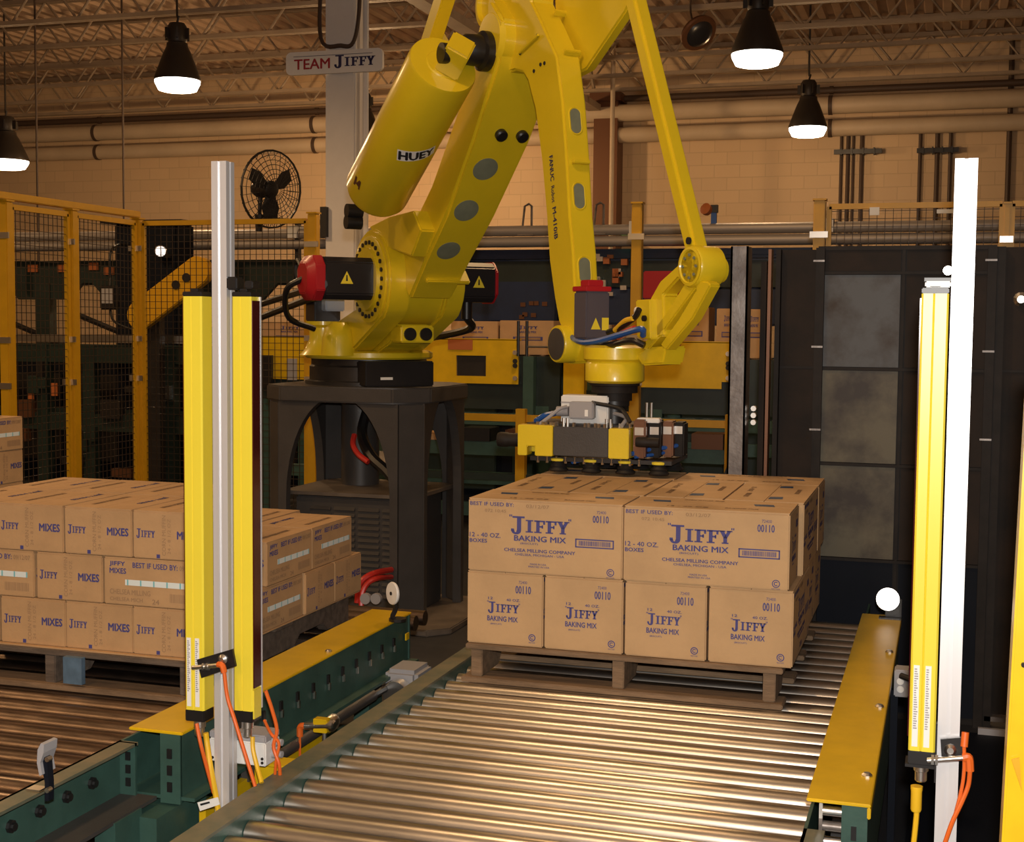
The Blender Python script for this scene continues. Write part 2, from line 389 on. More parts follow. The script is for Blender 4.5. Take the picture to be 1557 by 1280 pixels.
# ------------------------------------------------------------------ high-bay lamps
def high_bay(p, r, label, power):
    p = Vector(p); t = thing('high_bay_lamp', p, label, 'lamp', 'high-bay lamps')
    MB().lathe(p, (0, 0, 1), [(r*.70, -.085), (r*.84, -.075), (r*.99, .0), (r*1.0, .03), (r*.5, .03)], 28).build('lens', 'lamp_glow', t, smooth=True)
    MB().lathe(p, (0, 0, 1), [(r*1.02, .032), (r*1.03, .055), (r*.86, .17), (r*.60, .34), (r*.48, .40), (r*.46, .44), (.05, .45)], 28).build('reflector_housing', 'lamp_housing', t, smooth=True)
    MB().lathe(p, (0, 0, 1), [(r*.40, .45), (r*.43, .47), (r*.43, .62), (r*.33, .66), (.02, .67)], 16).build('ballast_box', 'lamp_housing', t, smooth=True)
    for k in range(6):
        a = k*PI/3; MB().obox(p+Vector((math.cos(a)*r*.47, math.sin(a)*r*.47, .54)), (math.cos(a)*.03, math.sin(a)*.03, 0), (-math.sin(a)*.008, math.cos(a)*.008, 0), (0, 0, .06)).build('cooling_fin', 'lamp_housing', t)
    MB().tube([p+Vector((0, 0, .66)), p+Vector((.02, 0, .74)), p+Vector((0, 0, .80)), p+Vector((0, 0, 6.0-p.z))], .014, 6).build('hook_rod', 'lamp_housing', t)
    l = lamp_light('high_bay_light', 'POINT', (0, 0, -.16), power, WARM, r*.5); l.parent = t
    return t
high_bay((-8.277, 13.777, 4.3), .25, 'glowing high-bay lamp hanging left of the sign', 150)
high_bay((-12.97, 16.93, 3.9), .31, 'glowing high-bay lamp cut by the left edge of the picture', 170)
high_bay((-8.13, 18.59, 4.3), .25, 'glowing high-bay lamp half hidden behind the yellow balance cylinder', 350)
high_bay((-1.873, 13.89, 4.3), .25, 'larger and higher of the two glowing lamps on the right', 95)
high_bay((-1.882, 19.14, 4.3), .25, 'smaller and lower of the two glowing lamps on the right', 95)
# dark round mirror hung from the joists
p = onz(1062, 50, 4.9); o = thing('hanging_mirror', p, 'dark round tilted mirror with a copper rim hanging under the joists', 'mirror')
ax = Vector((.55, -.5, -.62)).normalized()
MB().lathe(p, ax, [(.19, -.03), (.21, -.02), (.215, .01), (.20, .03), (.17, .03)], 28).build('rim', 'copper_dark', o, smooth=True)
MB().lathe(p, ax, [(.165, .02), (.15, .045), (.10, .065), (.03, .075)], 28).build('dome', 'motor_black', o, smooth=True)
MB().tube([p-ax*.03, p-ax*.2+Vector((0, 0, .2)), Vector((p.x, p.y, 5.95))], .012, 6).build('hanger', 'pipe_dark', o)

# ------------------------------------------------------------------ white column, sign, fan
t = thing('building_column', (-5.46, 12.15, 0), 'white painted square steel column carrying the sign and fan', 'column')
MB().bx(-5.635, -5.33, 11.99, 12.30, 0, 5.9).build('shaft', 'column_paint', t, bevel=.012)
MB().bx(-5.75, -5.2, 11.9, 12.4, 5.0, 5.06).build('cap_plate', 'truss_paint', t)
MB().tube([(-5.65, 11.95, 5.0), (-5.66, 11.95, 4.3), (-5.45, 11.94, 4.22), (-5.33, 11.94, 4.24), (-5.28, 11.96, 4.5), (-5.28, 12.0, 5.0)], .02, 6).build('conduit_loop', 'pipe_dark', t, smooth=True)
MB().cyl((-5.27, 12.1, 0), (-5.27, 12.1, 5.0), .03, n=8).build('side_conduit', 'column_paint', t, smooth=True)
t = thing('sign', (-5.52, 11.95, 3.97), 'white rounded sign reading TEAM JIFFY on the white column', 'sign')
mb = MB(); pts = []
for (cx, cz, a0) in ((-5.08, 4.13, 0), (-5.96, 4.13, PI/2), (-5.96, 4.02, PI), (-5.08, 4.02, 1.5*PI)):
    for k in range(5): a = a0+k*PI/8; pts.append((cx+.05*math.cos(a), 11.93, cz+.05*math.sin(a)))
mb.prism(pts, (0, .04, 0)); mb.build('board', 'sign_white', t)
f = lambda u, v: Vector((-6.01+u*.98, 11.927, 3.965+v*.22))
mb = MB(); put_text(mb, 'TEAM', .09, .46, .24, .66, f, .02); mb.build('lettering', 'ink_red', t)
mb = MB(); jiffy(mb, .51, .92, .22, .76, f, False); rect2(mb, .08, .9, .77, .79, f); mb.build('lettering', 'ink_navy', t)
# fan
c = Vector((-6.12, 11.8, 2.90)); ax = Vector((.93, -.37, -.08)).normalized(); e1 = ax.cross(Vector((0, 0, 1))).normalized(); e2 = e1.cross(ax).normalized()
t = thing('wall_fan', c, 'large black caged fan on a bracket of the white column', 'fan')
mb = MB(); Rf = .36
for k in range(7):
    rr = Rf*(.28+.12*k); mb.tube([c+e1*rr*math.cos(a*PI/12)+e2*rr*math.sin(a*PI/12)+ax*(.10-.07*(rr/Rf)**2) for a in range(25)], .0035 if k < 6 else .011, 4, False)
for k in range(28):
    a = k*2*PI/28; d = e1*math.cos(a)+e2*math.sin(a); mb.tube([c+ax*.10+d*.05, c+ax*.085+d*Rf*.5, c+ax*.03+d*Rf, c-ax*.06+d*Rf*.8], .0032, 4)
o = mb.build('cage', 'fan_black', t); o['kind'] = 'stuff'
for k in range(3):
    a = k*2*PI/3+.5; d = e1*math.cos(a)+e2*math.sin(a); s_ = ax.cross(d)
    MB().loft([[c+d*.04-s_*.03+ax*.0, c+d*.04+s_*.03+ax*.03, c+d*.04+s_*.03+ax*.036, c+d*.04-s_*.03+ax*.006],
               [c+d*.17-s_*.08-ax*.01, c+d*.17+s_*.09+ax*.04, c+d*.17+s_*.09+ax*.046, c+d*.17-s_*.08-ax*.004],
               [c+d*.28-s_*.05, c+d*.28+s_*.07+ax*.03, c+d*.28+s_*.07+ax*.036, c+d*.28-s_*.05+ax*.006]]).build('blade', 'fan_black', t)
MB().lathe(c, -ax, [(.05, -.06), (.08, -.04), (.085, .14), (.06, .2), (.02, .21)], 18).build('motor', 'fan_black', t, smooth=True)
MB().tube([c-ax*.12, c-ax*.12-e2*.28, c+Vector((.25, .05, -.30)), (-5.64, 12.0, 2.60)], .026, 8, False).build('bracket_arm', 'fan_black', t)
MB().bx(-5.66, -5.60, 11.93, 12.01, 2.46, 2.74).build('wall_plate', 'fan_black', t)
MB().cyl(c-ax*.12-e2*.24, c-ax*.12-e2*.40, .05, .03, n=12).build('junction_box', 'fan_black', t)

# ------------------------------------------------------------------ far conveyors and machines behind the fence
def roller_row(parent, x0, x1, y0, y1, z, pitch, r, m, along='x', n=10):
    src = None; L = (x1-x0) if along == 'x' else (y1-y0); k = int(L/pitch)
    for i in range(k):
        if along == 'x':
            loc = Vector((x0+pitch*(i+.5), 0, 0)); a = (0, y0, z); b_ = (0, y1, z)
        else:
            loc = Vector((0, y0+pitch*(i+.5), 0)); a = (x0, 0, z); b_ = (x1, 0, z)
        if src is None:
            src = MB().cyl(a, b_, r, n=n).build('roller', m, None, smooth=True); src.parent = parent; src.location = loc-ORG[parent.name]
        else: inst(src, 'roller', parent, loc)
# rear overhead conveyor with tubular rail, along the hall's width
Yb = 13.0
t = thing('overhead_conveyor', (-4, Yb, 0), 'dark green overhead conveyor carried on legs before the back wall', 'conveyor')
MB().bx(-13.5, -5.2, Yb-.05, Yb, 2.06, 2.30).build('side_rail', 'dark_green', t); MB().bx(-13.5, -5.2, Yb+.7, Yb+.75, 2.06, 2.30).build('side_rail', 'dark_green', t)
roller_row(t, -13.4, -5.3, Yb, Yb+.7, 2.24, .30, .04, 'black_steel')
for px in (70, 205, 360):
    p = ony(px, 450, Yb); MB().bx(p.x-.09, p.x+.09, Yb-.06, Yb+.06, 0, 2.06).build('leg', 'dark_green', t)
    MB().prism([(p.x-.5, Yb-.05, 2.06), (p.x+.5, Yb-.05, 2.06), (p.x+.32, Yb-.05, 1.88), (p.x-.32, Yb-.05, 1.88)], (0, .06, 0)).build('gusset', 'dark_green', t)
    MB().cyl((p.x-.8, Yb-.02, 1.75), (p.x+.9, Yb-.02, 1.15), .035, n=6).build('brace', 'black_steel', t)
for k, (px, py) in enumerate(((50, 408), (95, 408), (142, 405), (166, 412))):
    p = ony(px, py, Yb-.06); MB().bx(p.x-.06, p.x+.06, Yb-.07, Yb-.05, p.z-.04, p.z+.04).build('sticker', 'sticker_orange', t)
t = thing('rail_tube', (-4, Yb-.3, 2.42), 'long bare metal double rail tube running across behind the robot', 'rail')
for dz in (0, .105): MB().cyl((-14, Yb-.3, 2.44+dz), (5.5, Yb-.3, 2.44+dz), .05, n=14).build('tube', 'rail_grey', t, smooth=True)
for k in range(11):
    xx = -13.3+k*1.75; MB().bx(xx-.02, xx+.02, Yb-.27, Yb-.2, 2.05, 2.7).build('hanger', 'black_steel', t)
    MB().bx(xx-.05, xx+.05, Yb-.37, Yb-.2, 2.5, 2.62).build('clamp', 'white_plastic', t)
t = thing('blue_conveyor', (-3, Yb, 0), 'dark blue belt conveyor with control boxes standing behind the robot arm', 'conveyor')
MB().bx(-5.2, -.85, Yb-.1, Yb, 2.29, 2.38).build('top_beam', 'blue_paint', t); MB().bx(-2.2, -.55, Yb-.14, Yb-.1, 2.32, 2.36).build('side_pipe', 'blue_paint', t)
MB().bx(-5.2, -1.3, Yb-.05, Yb, 2.02, 2.27).build('side_panel', 'dark_green', t)
MB().bx(-5.2, -1.3, Yb+.55, Yb+.6, 1.9, 2.35).build('side_panel', 'blue_paint', t)
MB().bx(-5.0, -1.3, Yb-.08, Yb+.4, 1.66, 2.0).build('drive_housing', 'blue_paint', t, bevel=.02)
p = ony(748, 450, Yb-.3); q = ony(850, 490, Yb-.3)
MB().bx(p.x, q.x, Yb-.4, Yb-.1, q.z, 2.06).build('control_box', 'blue_paint', t, bevel=.015)
mb = MB()
for (px, py) in ((795, 463), (798, 478), (808, 461), (815, 461), (811, 479), (828, 462), (793, 482)):
    a = ony(px, py, Yb-.41); mb.bx(a.x-.025, a.x+.025, Yb-.41, Yb-.4, a.z-.02, a.z+.02)
mb.build('button', 'copper_dark', t)
p = ony(1010, 435, Yb-.3); MB().bx(p.x-.2, p.x+.2, Yb-.3, Yb-.1, p.z-.12, p.z+.14).build('red_box', 'red_plastic', t, bevel=.01)
p = ony(945, 365, Yb-.3); MB().cyl((p.x, Yb-.12, p.z), (p.x, Yb-.2, p.z), .02, n=8).build('indicator', 'led_green', t)
for px in (740, 900, 1105):
    p = ony(px, 450, Yb); MB().bx(p.x-.05, p.x+.05, Yb, Yb+.1, 0, 2.1).build('leg', 'dark_green', t)
for k in range(16):
    a = ony(random.uniform(905, 960), random.uniform(385, 460), Yb-.1); MB().obox(a, (.03, 0, 0), (0, .03, 0), (0, 0, random.uniform(.015, .04))).build('fitting', 'zinc' if k % 3 else 'sticker_orange', t)
# low background line, boxes of machinery behind the fence on the left
Yl = 11.2
t = thing('low_conveyor', (-8, Yl, 0), 'low dark green roller conveyor running behind the left mesh fence', 'conveyor')
for zz in (1.42, .78): MB().bx(-12, -5.2, Yl-.05, Yl, zz-.16, zz).build('side_rail', 'dark_green', t); MB().bx(-12, -5.2, Yl+.6, Yl+.65, zz-.16, zz).build('side_rail', 'dark_green', t)
roller_row(t, -11.8, -5.3, Yl, Yl+.6, 1.36, .22, .035, 'roller_dim_lit')
for px in (70, 140, 262, 380):
    p = ony(px, 600, Yl); MB().bx(p.x-.06, p.x+.06, Yl-.06, Yl+.04, 0, 1.42).build('leg', 'dark_green', t)
MB().bx(-11.8, -5.3, Yl-.08, Yl-.05, 1.45, 1.52).build('guide_rail', 'zinc', t)
for k in range(14):
    a = ony(random.uniform(20, 280), random.uniform(540, 720), Yl-.06); MB().obox(a, (random.uniform(.03, .12), 0, 0), (0, .04, 0), (0, 0, random.uniform(.02, .09))).build('drive_part', ('black_steel', 'dark_green', 'copper_dark', 'zinc')[k % 4], t)
for (px, py, m) in ((48, 597, 'sticker_orange'), (84, 592, 'sticker_orange'), (285, 560, 'sticker_orange')):
    a = ony(px, py, Yl-.07); MB().bx(a.x-.03, a.x+.03, Yl-.09, Yl-.07, a.z-.06, a.z+.06).build('sticker', m, t)
Yc = 11.92; p0 = ony(173, 340, Yc); p1 = ony(270, 500, Yc)
t = thing('control_cabinet', (p0.x, Yc, 0), 'tall dark control cabinet with a round reflector behind the mesh fence', 'cabinet')
MB().bx(p0.x, p1.x, Yc, Yc+.33, 0.0, p0.z).build('body', 'navy_dark', t, bevel=.02)
MB().bx(p0.x+.04, p1.x-.04, Yc-.02, Yc, .2, p0.z-.08).build('door', 'navy_dark', t, bevel=.005)
MB().bx(p0.x-.12, p1.x+.08, Yc-.05, Yc+.36, p0.z, p0.z+.03).build('roof_plate', 'black_steel', t)
c = ony(244, 382, Yc-.13); ax = (CAMP+Vector((0, 0, .06))-c).normalized()
t = thing('round_reflector', c, 'small round reflector shining white behind the left mesh fence', 'reflector')
MB().lathe(c, ax, [(.055, -.02), (.058, .0), (.05, .008)], 24).build('disc', 'reflector_face', t, smooth=True)
MB().bx(c.x-.05, c.x+.05, c.y+.03, Yc-.02, c.z-.06, c.z-.02).build('bracket', 'black_steel', t)
# yellow link arm
Yk = 10.85
a = ony(300, 412, Yk); b_ = ony(228, 462, Yk)
t = thing('link_arm', (a.x, Yk, b_.z), 'yellow round-ended slanting arm with dark holes behind the mesh fence', 'machine arm')
d = (b_-a).normalized(); nrm = Vector((d.z, 0, -d.x)); pts = []
for k in range(13): an = PI*k/12; pts.append(a+nrm*.13*math.cos(an)-d*.13*math.sin(an))
for k in range(13): an = PI*k/12; pts.append(b_+Vector((-.1, 0, -.1))-nrm*.13*math.cos(an)+d*.13*math.sin(an))
MB().prism([(p.x, Yk-.02, p.z) for p in pts], (0, .09, 0)).build('arm_plate', 'fence_yellow', t, bevel=.01)
for f_ in (.2, .42): q = a+(b_-a)*f_; MB().cyl((q.x, Yk-.03, q.z), (q.x, Yk-.01, q.z), .04, n=16).build('bore', 'black_steel', t)
MB().bx(b_.x-.1, b_.x+.05, Yk+.07, Yk+.16, 0, b_.z+.05).build('pivot_post', 'black_steel', t)
c = ony(165, 450, Yl+.2)
t = thing('control_pendant', c, 'small dark framed pendant box hanging on a cable behind the fence', 'pendant')
MB().bx(c.x-.09, c.x+.09, Yl+.18, Yl+.26, c.z-.13, c.z+.1).build('case', 'black_plastic', t, bevel=.015); MB().bx(c.x-.06, c.x+.06, Yl+.175, Yl+.182, c.z-.07, c.z+.07).build('screen', 'grey_plastic', t)
MB().tube([(c.x, Yl+.22, c.z-.12), (c.x+.06, Yl+.22, c.z-.25), (c.x+.3, Yl+.3, c.z-.35)], .012, 6).build('cable', 'black_plastic', t)
MB().tube([(c.x, Yl+.22, c.z+.1), (c.x, Yl+.4, c.z+.5), (c.x, Yl+1.9, 2.15)], .012, 6).build('hanger_cable', 'black_plastic', t)
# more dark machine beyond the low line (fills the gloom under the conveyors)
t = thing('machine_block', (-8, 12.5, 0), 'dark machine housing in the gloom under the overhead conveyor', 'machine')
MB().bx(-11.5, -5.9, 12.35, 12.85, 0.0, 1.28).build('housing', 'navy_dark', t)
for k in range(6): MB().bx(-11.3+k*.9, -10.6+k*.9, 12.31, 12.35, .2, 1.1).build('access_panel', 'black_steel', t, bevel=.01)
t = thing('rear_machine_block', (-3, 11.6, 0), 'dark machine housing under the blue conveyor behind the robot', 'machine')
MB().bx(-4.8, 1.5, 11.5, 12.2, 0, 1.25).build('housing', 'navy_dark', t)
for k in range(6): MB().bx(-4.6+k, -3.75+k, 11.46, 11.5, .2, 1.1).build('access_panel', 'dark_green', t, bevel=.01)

# ------------------------------------------------------------------ infeed conveyor behind the robot
Yi = 9.8
def infeed(x0, x1, lab):
    t = thing('infeed_conveyor', ((x0+x1)/2, Yi, 0), lab, 'conveyor')
    MB().bx(x0+.02, x1-.02, Yi+.02, Yi+.07, 1.02, 1.42).build('side_rail', 'dark_green', t); MB().bx(x0+.02, x1-.02, Yi+.75, Yi+.8, 1.02, 1.42).build('side_rail', 'dark_green', t)
    roller_row(t, x0+.05, x1-.05, Yi+.07, Yi+.75, 1.40, .11, .025, 'roller_dim_lit')
    for xx in (x0+.15, x1-.15):
        for yy in (Yi+.05, Yi+.77): MB().bx(xx-.05, xx+.05, yy-.04, yy+.04, 0, 1.05).build('leg', 'green_paint', t)
    for zz in (.95, .78, .5): MB().bx(x0+.1, x1-.1, Yi+.02, Yi+.07, zz-.05, zz+.04).build('cross_rail', 'green_paint', t)
    return t
def plate_with_window(x0, x1, z0, z1, wx0, wx1, wz0, wz1, y, th):
    mb = MB(); mb.bx(x0, wx0, y-th, y, z0, z1); mb.bx(wx1, x1, y-th, y, z0, z1); mb.bx(wx0, wx1, y-th, y, wz1, z1); mb.bx(wx0, wx1, y-th, y, z0, wz0); return mb
t = infeed(-5.3, -2.70, 'infeed roller conveyor with yellow side guard, left of the robot wrist')
a, b_ = ony(695, 540, Yi), ony(740, 572, Yi)
plate_with_window(-5.2, -3.03, 1.21, 1.54, a.x, b_.x, b_.z, a.z, Yi, .02).build('side_guard', 'guard_yellow', t)
MB().bx(-5.2, -3.03, Yi-.02, Yi+.06, 1.535, 1.545).build('guard_flange', 'guard_yellow', t)
MB().bx(a.x-.02, b_.x+.02, Yi+.0, Yi+.02, b_.z-.02, a.z+.02).build('window_plate', 'black_steel', t)
a, b_ = ony(681, 516, Yi-.03), ony(718, 532, Yi-.03); MB().bx(a.x, b_.x, Yi-.026, Yi-.021, b_.z, a.z).build('warning_sticker', 'sticker_orange', t)
a, b_ = ony(436, 545, Yi-.03), ony(451, 578, Yi-.03); MB().bx(a.x, b_.x, Yi-.03, Yi-.02, b_.z, a.z).build('handle_slot', 'grey_plastic', t)
a, b_ = ony(400, 540, Yi-.05), ony(413, 590, Yi-.05); MB().bx(a.x-.1, b_.x, Yi-.06, Yi-.02, b_.z, a.z).build('latch', 'black_plastic', t)
for py in (536, 549, 556, 575): a = ony(783, py, Yi-.03); MB().cyl((a.x, Yi-.035, a.z), (a.x, Yi-.02, a.z), .018, n=8).build('bolt', 'zinc' if py in (536, 575) else 'black_steel', t)
t = infeed(-2.15, -.95, 'infeed roller conveyor with yellow side guard, right of the robot wrist')
MB().prism([(-2.13, Yi-.02, 1.21), (-1.52, Yi-.02, 1.21), (-1.52, Yi-.02, 1.26), (-1.45, Yi-.02, 1.26), (-1.45, Yi-.02, 1.54), (-2.13, Yi-.02, 1.54)], (0, .02, 0)).build('side_guard', 'guard_yellow', t)
MB().bx(-2.13, -1.45, Yi-.02, Yi+.06, 1.535, 1.545).build('guard_flange', 'guard_yellow', t)
a, b_ = ony(1018, 522, Yi-.03), ony(1035, 536, Yi-.03); MB().bx(a.x, b_.x, Yi-.026, Yi-.021, b_.z, a.z).build('warning_sticker', 'sticker_orange', t)
for py in (538, 553, 559, 575): a = ony(1107, py, Yi-.03); MB().cyl((a.x, Yi-.035, a.z), (a.x, Yi-.02, a.z), .018, n=8).build('bolt', 'zinc' if py in (538, 575) else 'black_steel', t)
# green frame between, with yellow cover and small motor
t = thing('transfer_frame', (-2.45, Yi, 0), 'green frame with dark drive between the two yellow side guards', 'machine frame')
MB().bx(-2.98, -2.90, Yi-.06, Yi+.015, 0, 1.42).build('post', 'green_paint', t); MB().bx(-2.68, -2.16, Yi+.02, Yi+.07, 1.12, 1.24).build('beam', 'green_paint', t)
MB().bx(-2.68, -2.16, Yi+.02, Yi+.07, .92, 1.0).build('beam', 'green_paint', t)
MB().cyl((-2.66, Yi+.3, 1.37), (-2.2, Yi+.3, 1.37), .12, n=18).build('drive_drum', 'black_steel', t, smooth=True)
a, b_ = ony(858, 550, Yi-.05), ony(889, 590, Yi-.05); MB().bx(a.x, b_.x, Yi-.07, Yi+.02, .96, a.z).build('yellow_cover', 'guard_yellow', t)
MB().cyl((-2.5, Yi+.02, 1.05), (-2.5, Yi+.0, 1.05), .13, n=20).build('sprocket_cover', 'dark_green', t)
for px in (788, 801): a = ony(px, 520, Yi-.02); MB().cyl((a.x, Yi-.02, 1.42), (a.x, Yi-.02, 1.68), .012, n=8).build('sensor_stem', 'black_steel', t)
a = ony(803, 527, Yi-.03); MB().cyl((a.x, Yi-.03, a.z), (a.x+.3, Yi-.03, a.z), .008, n=6).build('sensor_arm', 'zinc', t)
# low guarding seen under the pedestal and beside the gripper
t = thing('low_guard_rail', (-4, 9.4, 0), 'low yellow rail with green shelf beams behind the robot pedestal', 'guard rail')
for zz, mm in ((.98, 'fence_yellow'), (.55, 'dark_green')): MB().bx(-4.6, -1.3, 9.46, 9.5, zz-.025, zz+.025).build('rail', mm, t)
for xx in (-4.5, -3.72, -2.9, -2.1, -1.4): MB().bx(xx-.035, xx+.035, 9.42, 9.48, 0, 1.05).build('post', 'fence_yellow', t)
for zz in (.75, .3): MB().bx(-4.6, -1.3, 9.52, 9.56, zz-.05, zz+.05).build('shelf_beam', 'green_paint', t)
for k in range(9):
    a = Vector((-4.4+k*.34, 9.7, 0)); MB().bx(a.x, a.x+.22, 9.51, 9.74, .80, .80+random.uniform(.05, .16)).build('stored_part', ('copper_dark', 'sticker_orange', 'cardboard_dark', 'black_steel')[k % 4], t)

# ------------------------------------------------------------------ yellow mesh fence
def fence_post(x, y, h, lab, grp='yellow fence posts', wdt=.07, z0=0.0):
    t = thing('fence_post', (x, y, z0), lab, 'post', grp)
    MB().bx(x-wdt/2, x+wdt/2, y-wdt/2, y+wdt/2, z0, h).build('tube', 'fence_yellow', t, bevel=.006)
    MB().bx(x-wdt/2-.006, x+wdt/2+.006, y-wdt/2-.006, y+wdt/2+.006, h, h+.012).build('cap', 'fence_yellow', t)
    if z0 == 0: MB().bx(x-.09, x+.09, y-.09, y+.09, 0, .012).build('foot_plate', 'fence_yellow', t)
    for zz in (h-.22, h-.9, h-1.2):
        if zz > z0: MB().bx(x-wdt/2-.02, x+wdt/2+.02, y-wdt/2-.012, y-wdt/2-.001, zz-.02, zz+.02).build('panel_clip', 'zinc', t)
    return t
def fence_panel(a, b_, z0, z1, lab, m='fence_yellow', bar=False):
    a, b_ = Vector(a), Vector(b_); d = (b_-a); L = d.length; d.normalize(); nrm = Vector((-d.y, d.x, 0))
    t = thing('mesh_panel', ((a+b_)/2+Vector((0, 0, z0))), lab, 'fence panel', 'mesh fence panels')
    P = lambda s, z: a+d*s+Vector((0, 0, z))
    for (s0, za, s1, zb) in ((0, z0, 0, z1), (L, z0, L, z1)):
        MB().obox((P(s0, (za+zb)/2)), d*.016, nrm*.016, (0, 0, (z1-z0)/2)).build('frame_upright', m, t)
    for zz in (z0, z1): MB().obox(P(L/2, zz), d*(L/2), nrm*.016, (0, 0, .018)).build('frame_rail', m, t)
    mb = MB(); s = .05
    while s < L-.02: mb.cyl(P(s, z0), P(s, z1), .0028, n=4, caps=False); s += .05
    z = z0+.05
    while z < z1-.02: mb.cyl(P(0, z), P(L, z), .0028, n=4, caps=False); z += .05
    o = mb.build('wire_mesh', 'wire_dark', t); o['kind'] = 'stuff'
    return t
FX = -5.88
q1 = onx(108, 325, FX); q0 = onx(8, 312, FX); HF = 2.42
fence_post(FX, 9.2, HF, 'yellow corner post of the left mesh fence, nearest the link arm')
fence_post(FX, q1.y, HF, 'yellow fence post left of the corner post')
fence_post(FX, q0.y, HF, 'yellow fence post at the left edge of the picture')
fence_panel((FX, q1.y+.05, 0), (FX, 9.15, 0), .1, HF-.03, 'mesh panel between the corner post and its left neighbour')
fence_panel((FX, q0.y+.05, 0), (FX, q1.y-.05, 0), .1, HF-.03, 'leftmost mesh panel of the yellow fence')
MB0 = tag(MB().bx(FX-.03, FX+.03, q0.y-.1, 9.2, HF+.012, HF+.06).build('fence_top_rail', 'fence_yellow', None, bevel=.005), 'yellow top rail over the left fence panels', 'rail')
fence_post(-4.415, 9.2, HF+.02, 'yellow fence post just right of the black fan')
fence_panel((FX+.05, 9.2, 0), (-4.47, 9.2, 0), .1, HF-.03, 'wide mesh panel before the link arm, right of the corner post')
fence_post(-2.017, 9.2, 2.47, 'lone yellow post standing behind the robot forearm and rod')
p = ony(1247, 307, 9.2)
fence_post(p.x, 9.2, 2.47, 'yellow fence post above the left end of the dark sheet-metal screen', wdt=.075)
fence_panel((p.x+.06, 9.2, 0), (.30, 9.2, 0), .3, 2.43, 'mesh panel above the dark sheet-metal screen, left of the aluminium post')
fence_panel((.36, 9.2, 0), (1.5, 9.2, 0), .3, 2.43, 'mesh panel at the right edge above the dark sheet-metal screen')
fence_post(.33, 9.2, 2.43, 'yellow fence post hidden behind the tall right aluminium post', wdt=.04)
o = thing('warning_label_strip', (-.05, 9.15, 2.37), 'white and yellow label strip on the right fence rail', 'label')
MB().bx(-.09, .10, 9.165, 9.175, 2.375, 2.40).build('strip', 'sticker_white', o); MB().bx(-.50, -.44, 9.165, 9.175, 2.37, 2.42).build('tab', 'sticker_white', o)
# blue coupled gadget on the wall
p = ony(1085, 320, 12.7)
t = thing('beacon_fitting', p, 'small orange and blue fitting on a stalk right of the rod', 'fitting')
MB().lathe(p+Vector((-.05, 0, 0)), (-.4, -.8, .3), [(.05, 0), (.055, .02), (.055, .05), (.02, .06)], 14).build('orange_cap', 'sticker_orange', t, smooth=True)
MB().bx(p.x-.03, p.x+.04, p.y-.03, p.y+.03, p.z-.02, p.z+.05).build('joint', 'black_plastic', t); MB().bx(p.x-.02, p.x+.03, p.y-.02, p.y+.02, p.z-.12, p.z-.02).build('blue_body', 'blue_hose', t)
MB().cyl((p.x, p.y, 2.55), (p.x, p.y, p.z-.1), .012, n=6).build('stalk', 'zinc', t)
for i, px in enumerate((801, 910)):
    p = ony(px, 312, 12.7); t = thing('guard_hoop', (p.x, 12.7, 2.55), ('grey bent hoop left of the forearm above the rail tube', 'grey bent hoop right of the forearm above the rail tube')[i], 'hoop', 'bent hoops on the rail')
    MB().tube([(p.x-.05, 12.7, 2.5), (p.x-.02, 12.7, 2.78), (p.x+.02, 12.7, 2.80), (p.x+.05, 12.7, 2.78), (p.x+.05, 12.7, 2.5)], .012, 6, False).build('bar', 'steel_beam', t)
    MB().bx(p.x-.08, p.x+.08, 12.66, 12.74, 2.5, 2.52).build('foot', 'steel_beam', t)

# ------------------------------------------------------------------ dark sheet-metal screen at the right
Yp = 5.98
t = thing('sheet_metal_screen', (-.2, Yp, 0), 'tall dark sheet-metal screen with welded angle frame beyond the right conveyor', 'screen')
cols = [(-.52, -.182), (-.182, .164)]; rows = [(1.88, 1.985), (1.479, 1.88), (1.075, 1.479), (.67, 1.075), (.02, .67)]
for ci, (x0, x1) in enumerate(cols):
    for ri, (z0, z1) in enumerate(rows):
        MB().bx(x0+.012, x1-.012, Yp, Yp+.004, z0+.008, z1-.008).build('sheet', ('steel_rust', 'steel_sheet', 'steel_sheet_b', 'steel_sheet_b', 'navy_dark')[ri] if ci == 0 else ('steel_rust', 'steel_rust', 'steel_rust', 'steel_rust', 'navy_dark')[ri], t)
for x in (-.52, .164): MB().bx(x-.018, x+.018, Yp-.03, Yp+.02, 0, 1.985).build('angle_upright', 'steel_frame', t)
MB().bx(-.188, -.176, Yp-.008, Yp+.01, 0, 1.985).build('seam_upright', 'steel_frame', t)
for z in (1.88, 1.479, 1.075, .67): MB().bx(-.52, .164, Yp-.012, Yp+.012, z-.006, z+.006).build('seam_bar', 'steel_frame', t)
MB().bx(-.53, .18, Yp+.006, Yp+.010, 0, 1.98).build('light_stop_sheet', 'steel_frame', t); MB().bx(-.53, .18, Yp-.01, Yp+.02, 1.975, 1.992).build('top_edge', 'steel_frame', t)  # added sheet behind the panels, keeps background light out of their gaps
for (x, z) in ((-.52, 1.93), (-.52, 1.57), (-.52, 1.22), (.164, 1.93), (.164, 1.56), (.164, 1.20)):
    MB().bx(x-.028, x+.018, Yp-.034, Yp-.03, z-.004, z+.004).build('weld_tab', 'steel_beam', t)
t = thing('side_sheet', (-.6, Yp, 0), 'narrow rust-brown steel sheet left of the framed screen', 'sheet')
MB().bx(-.69, -.535, Yp+.03, Yp+.034, 0, 1.98).build('sheet', 'steel_rust', t); MB().bx(-.705, -.685, Yp-.02, Yp+.04, 0, 1.98).build('folded_edge', 'steel_frame', t); MB().bx(-.69, -.535, Yp+.026, Yp+.03, 1.475, 1.485).build('joint_strip', 'steel_frame', t)
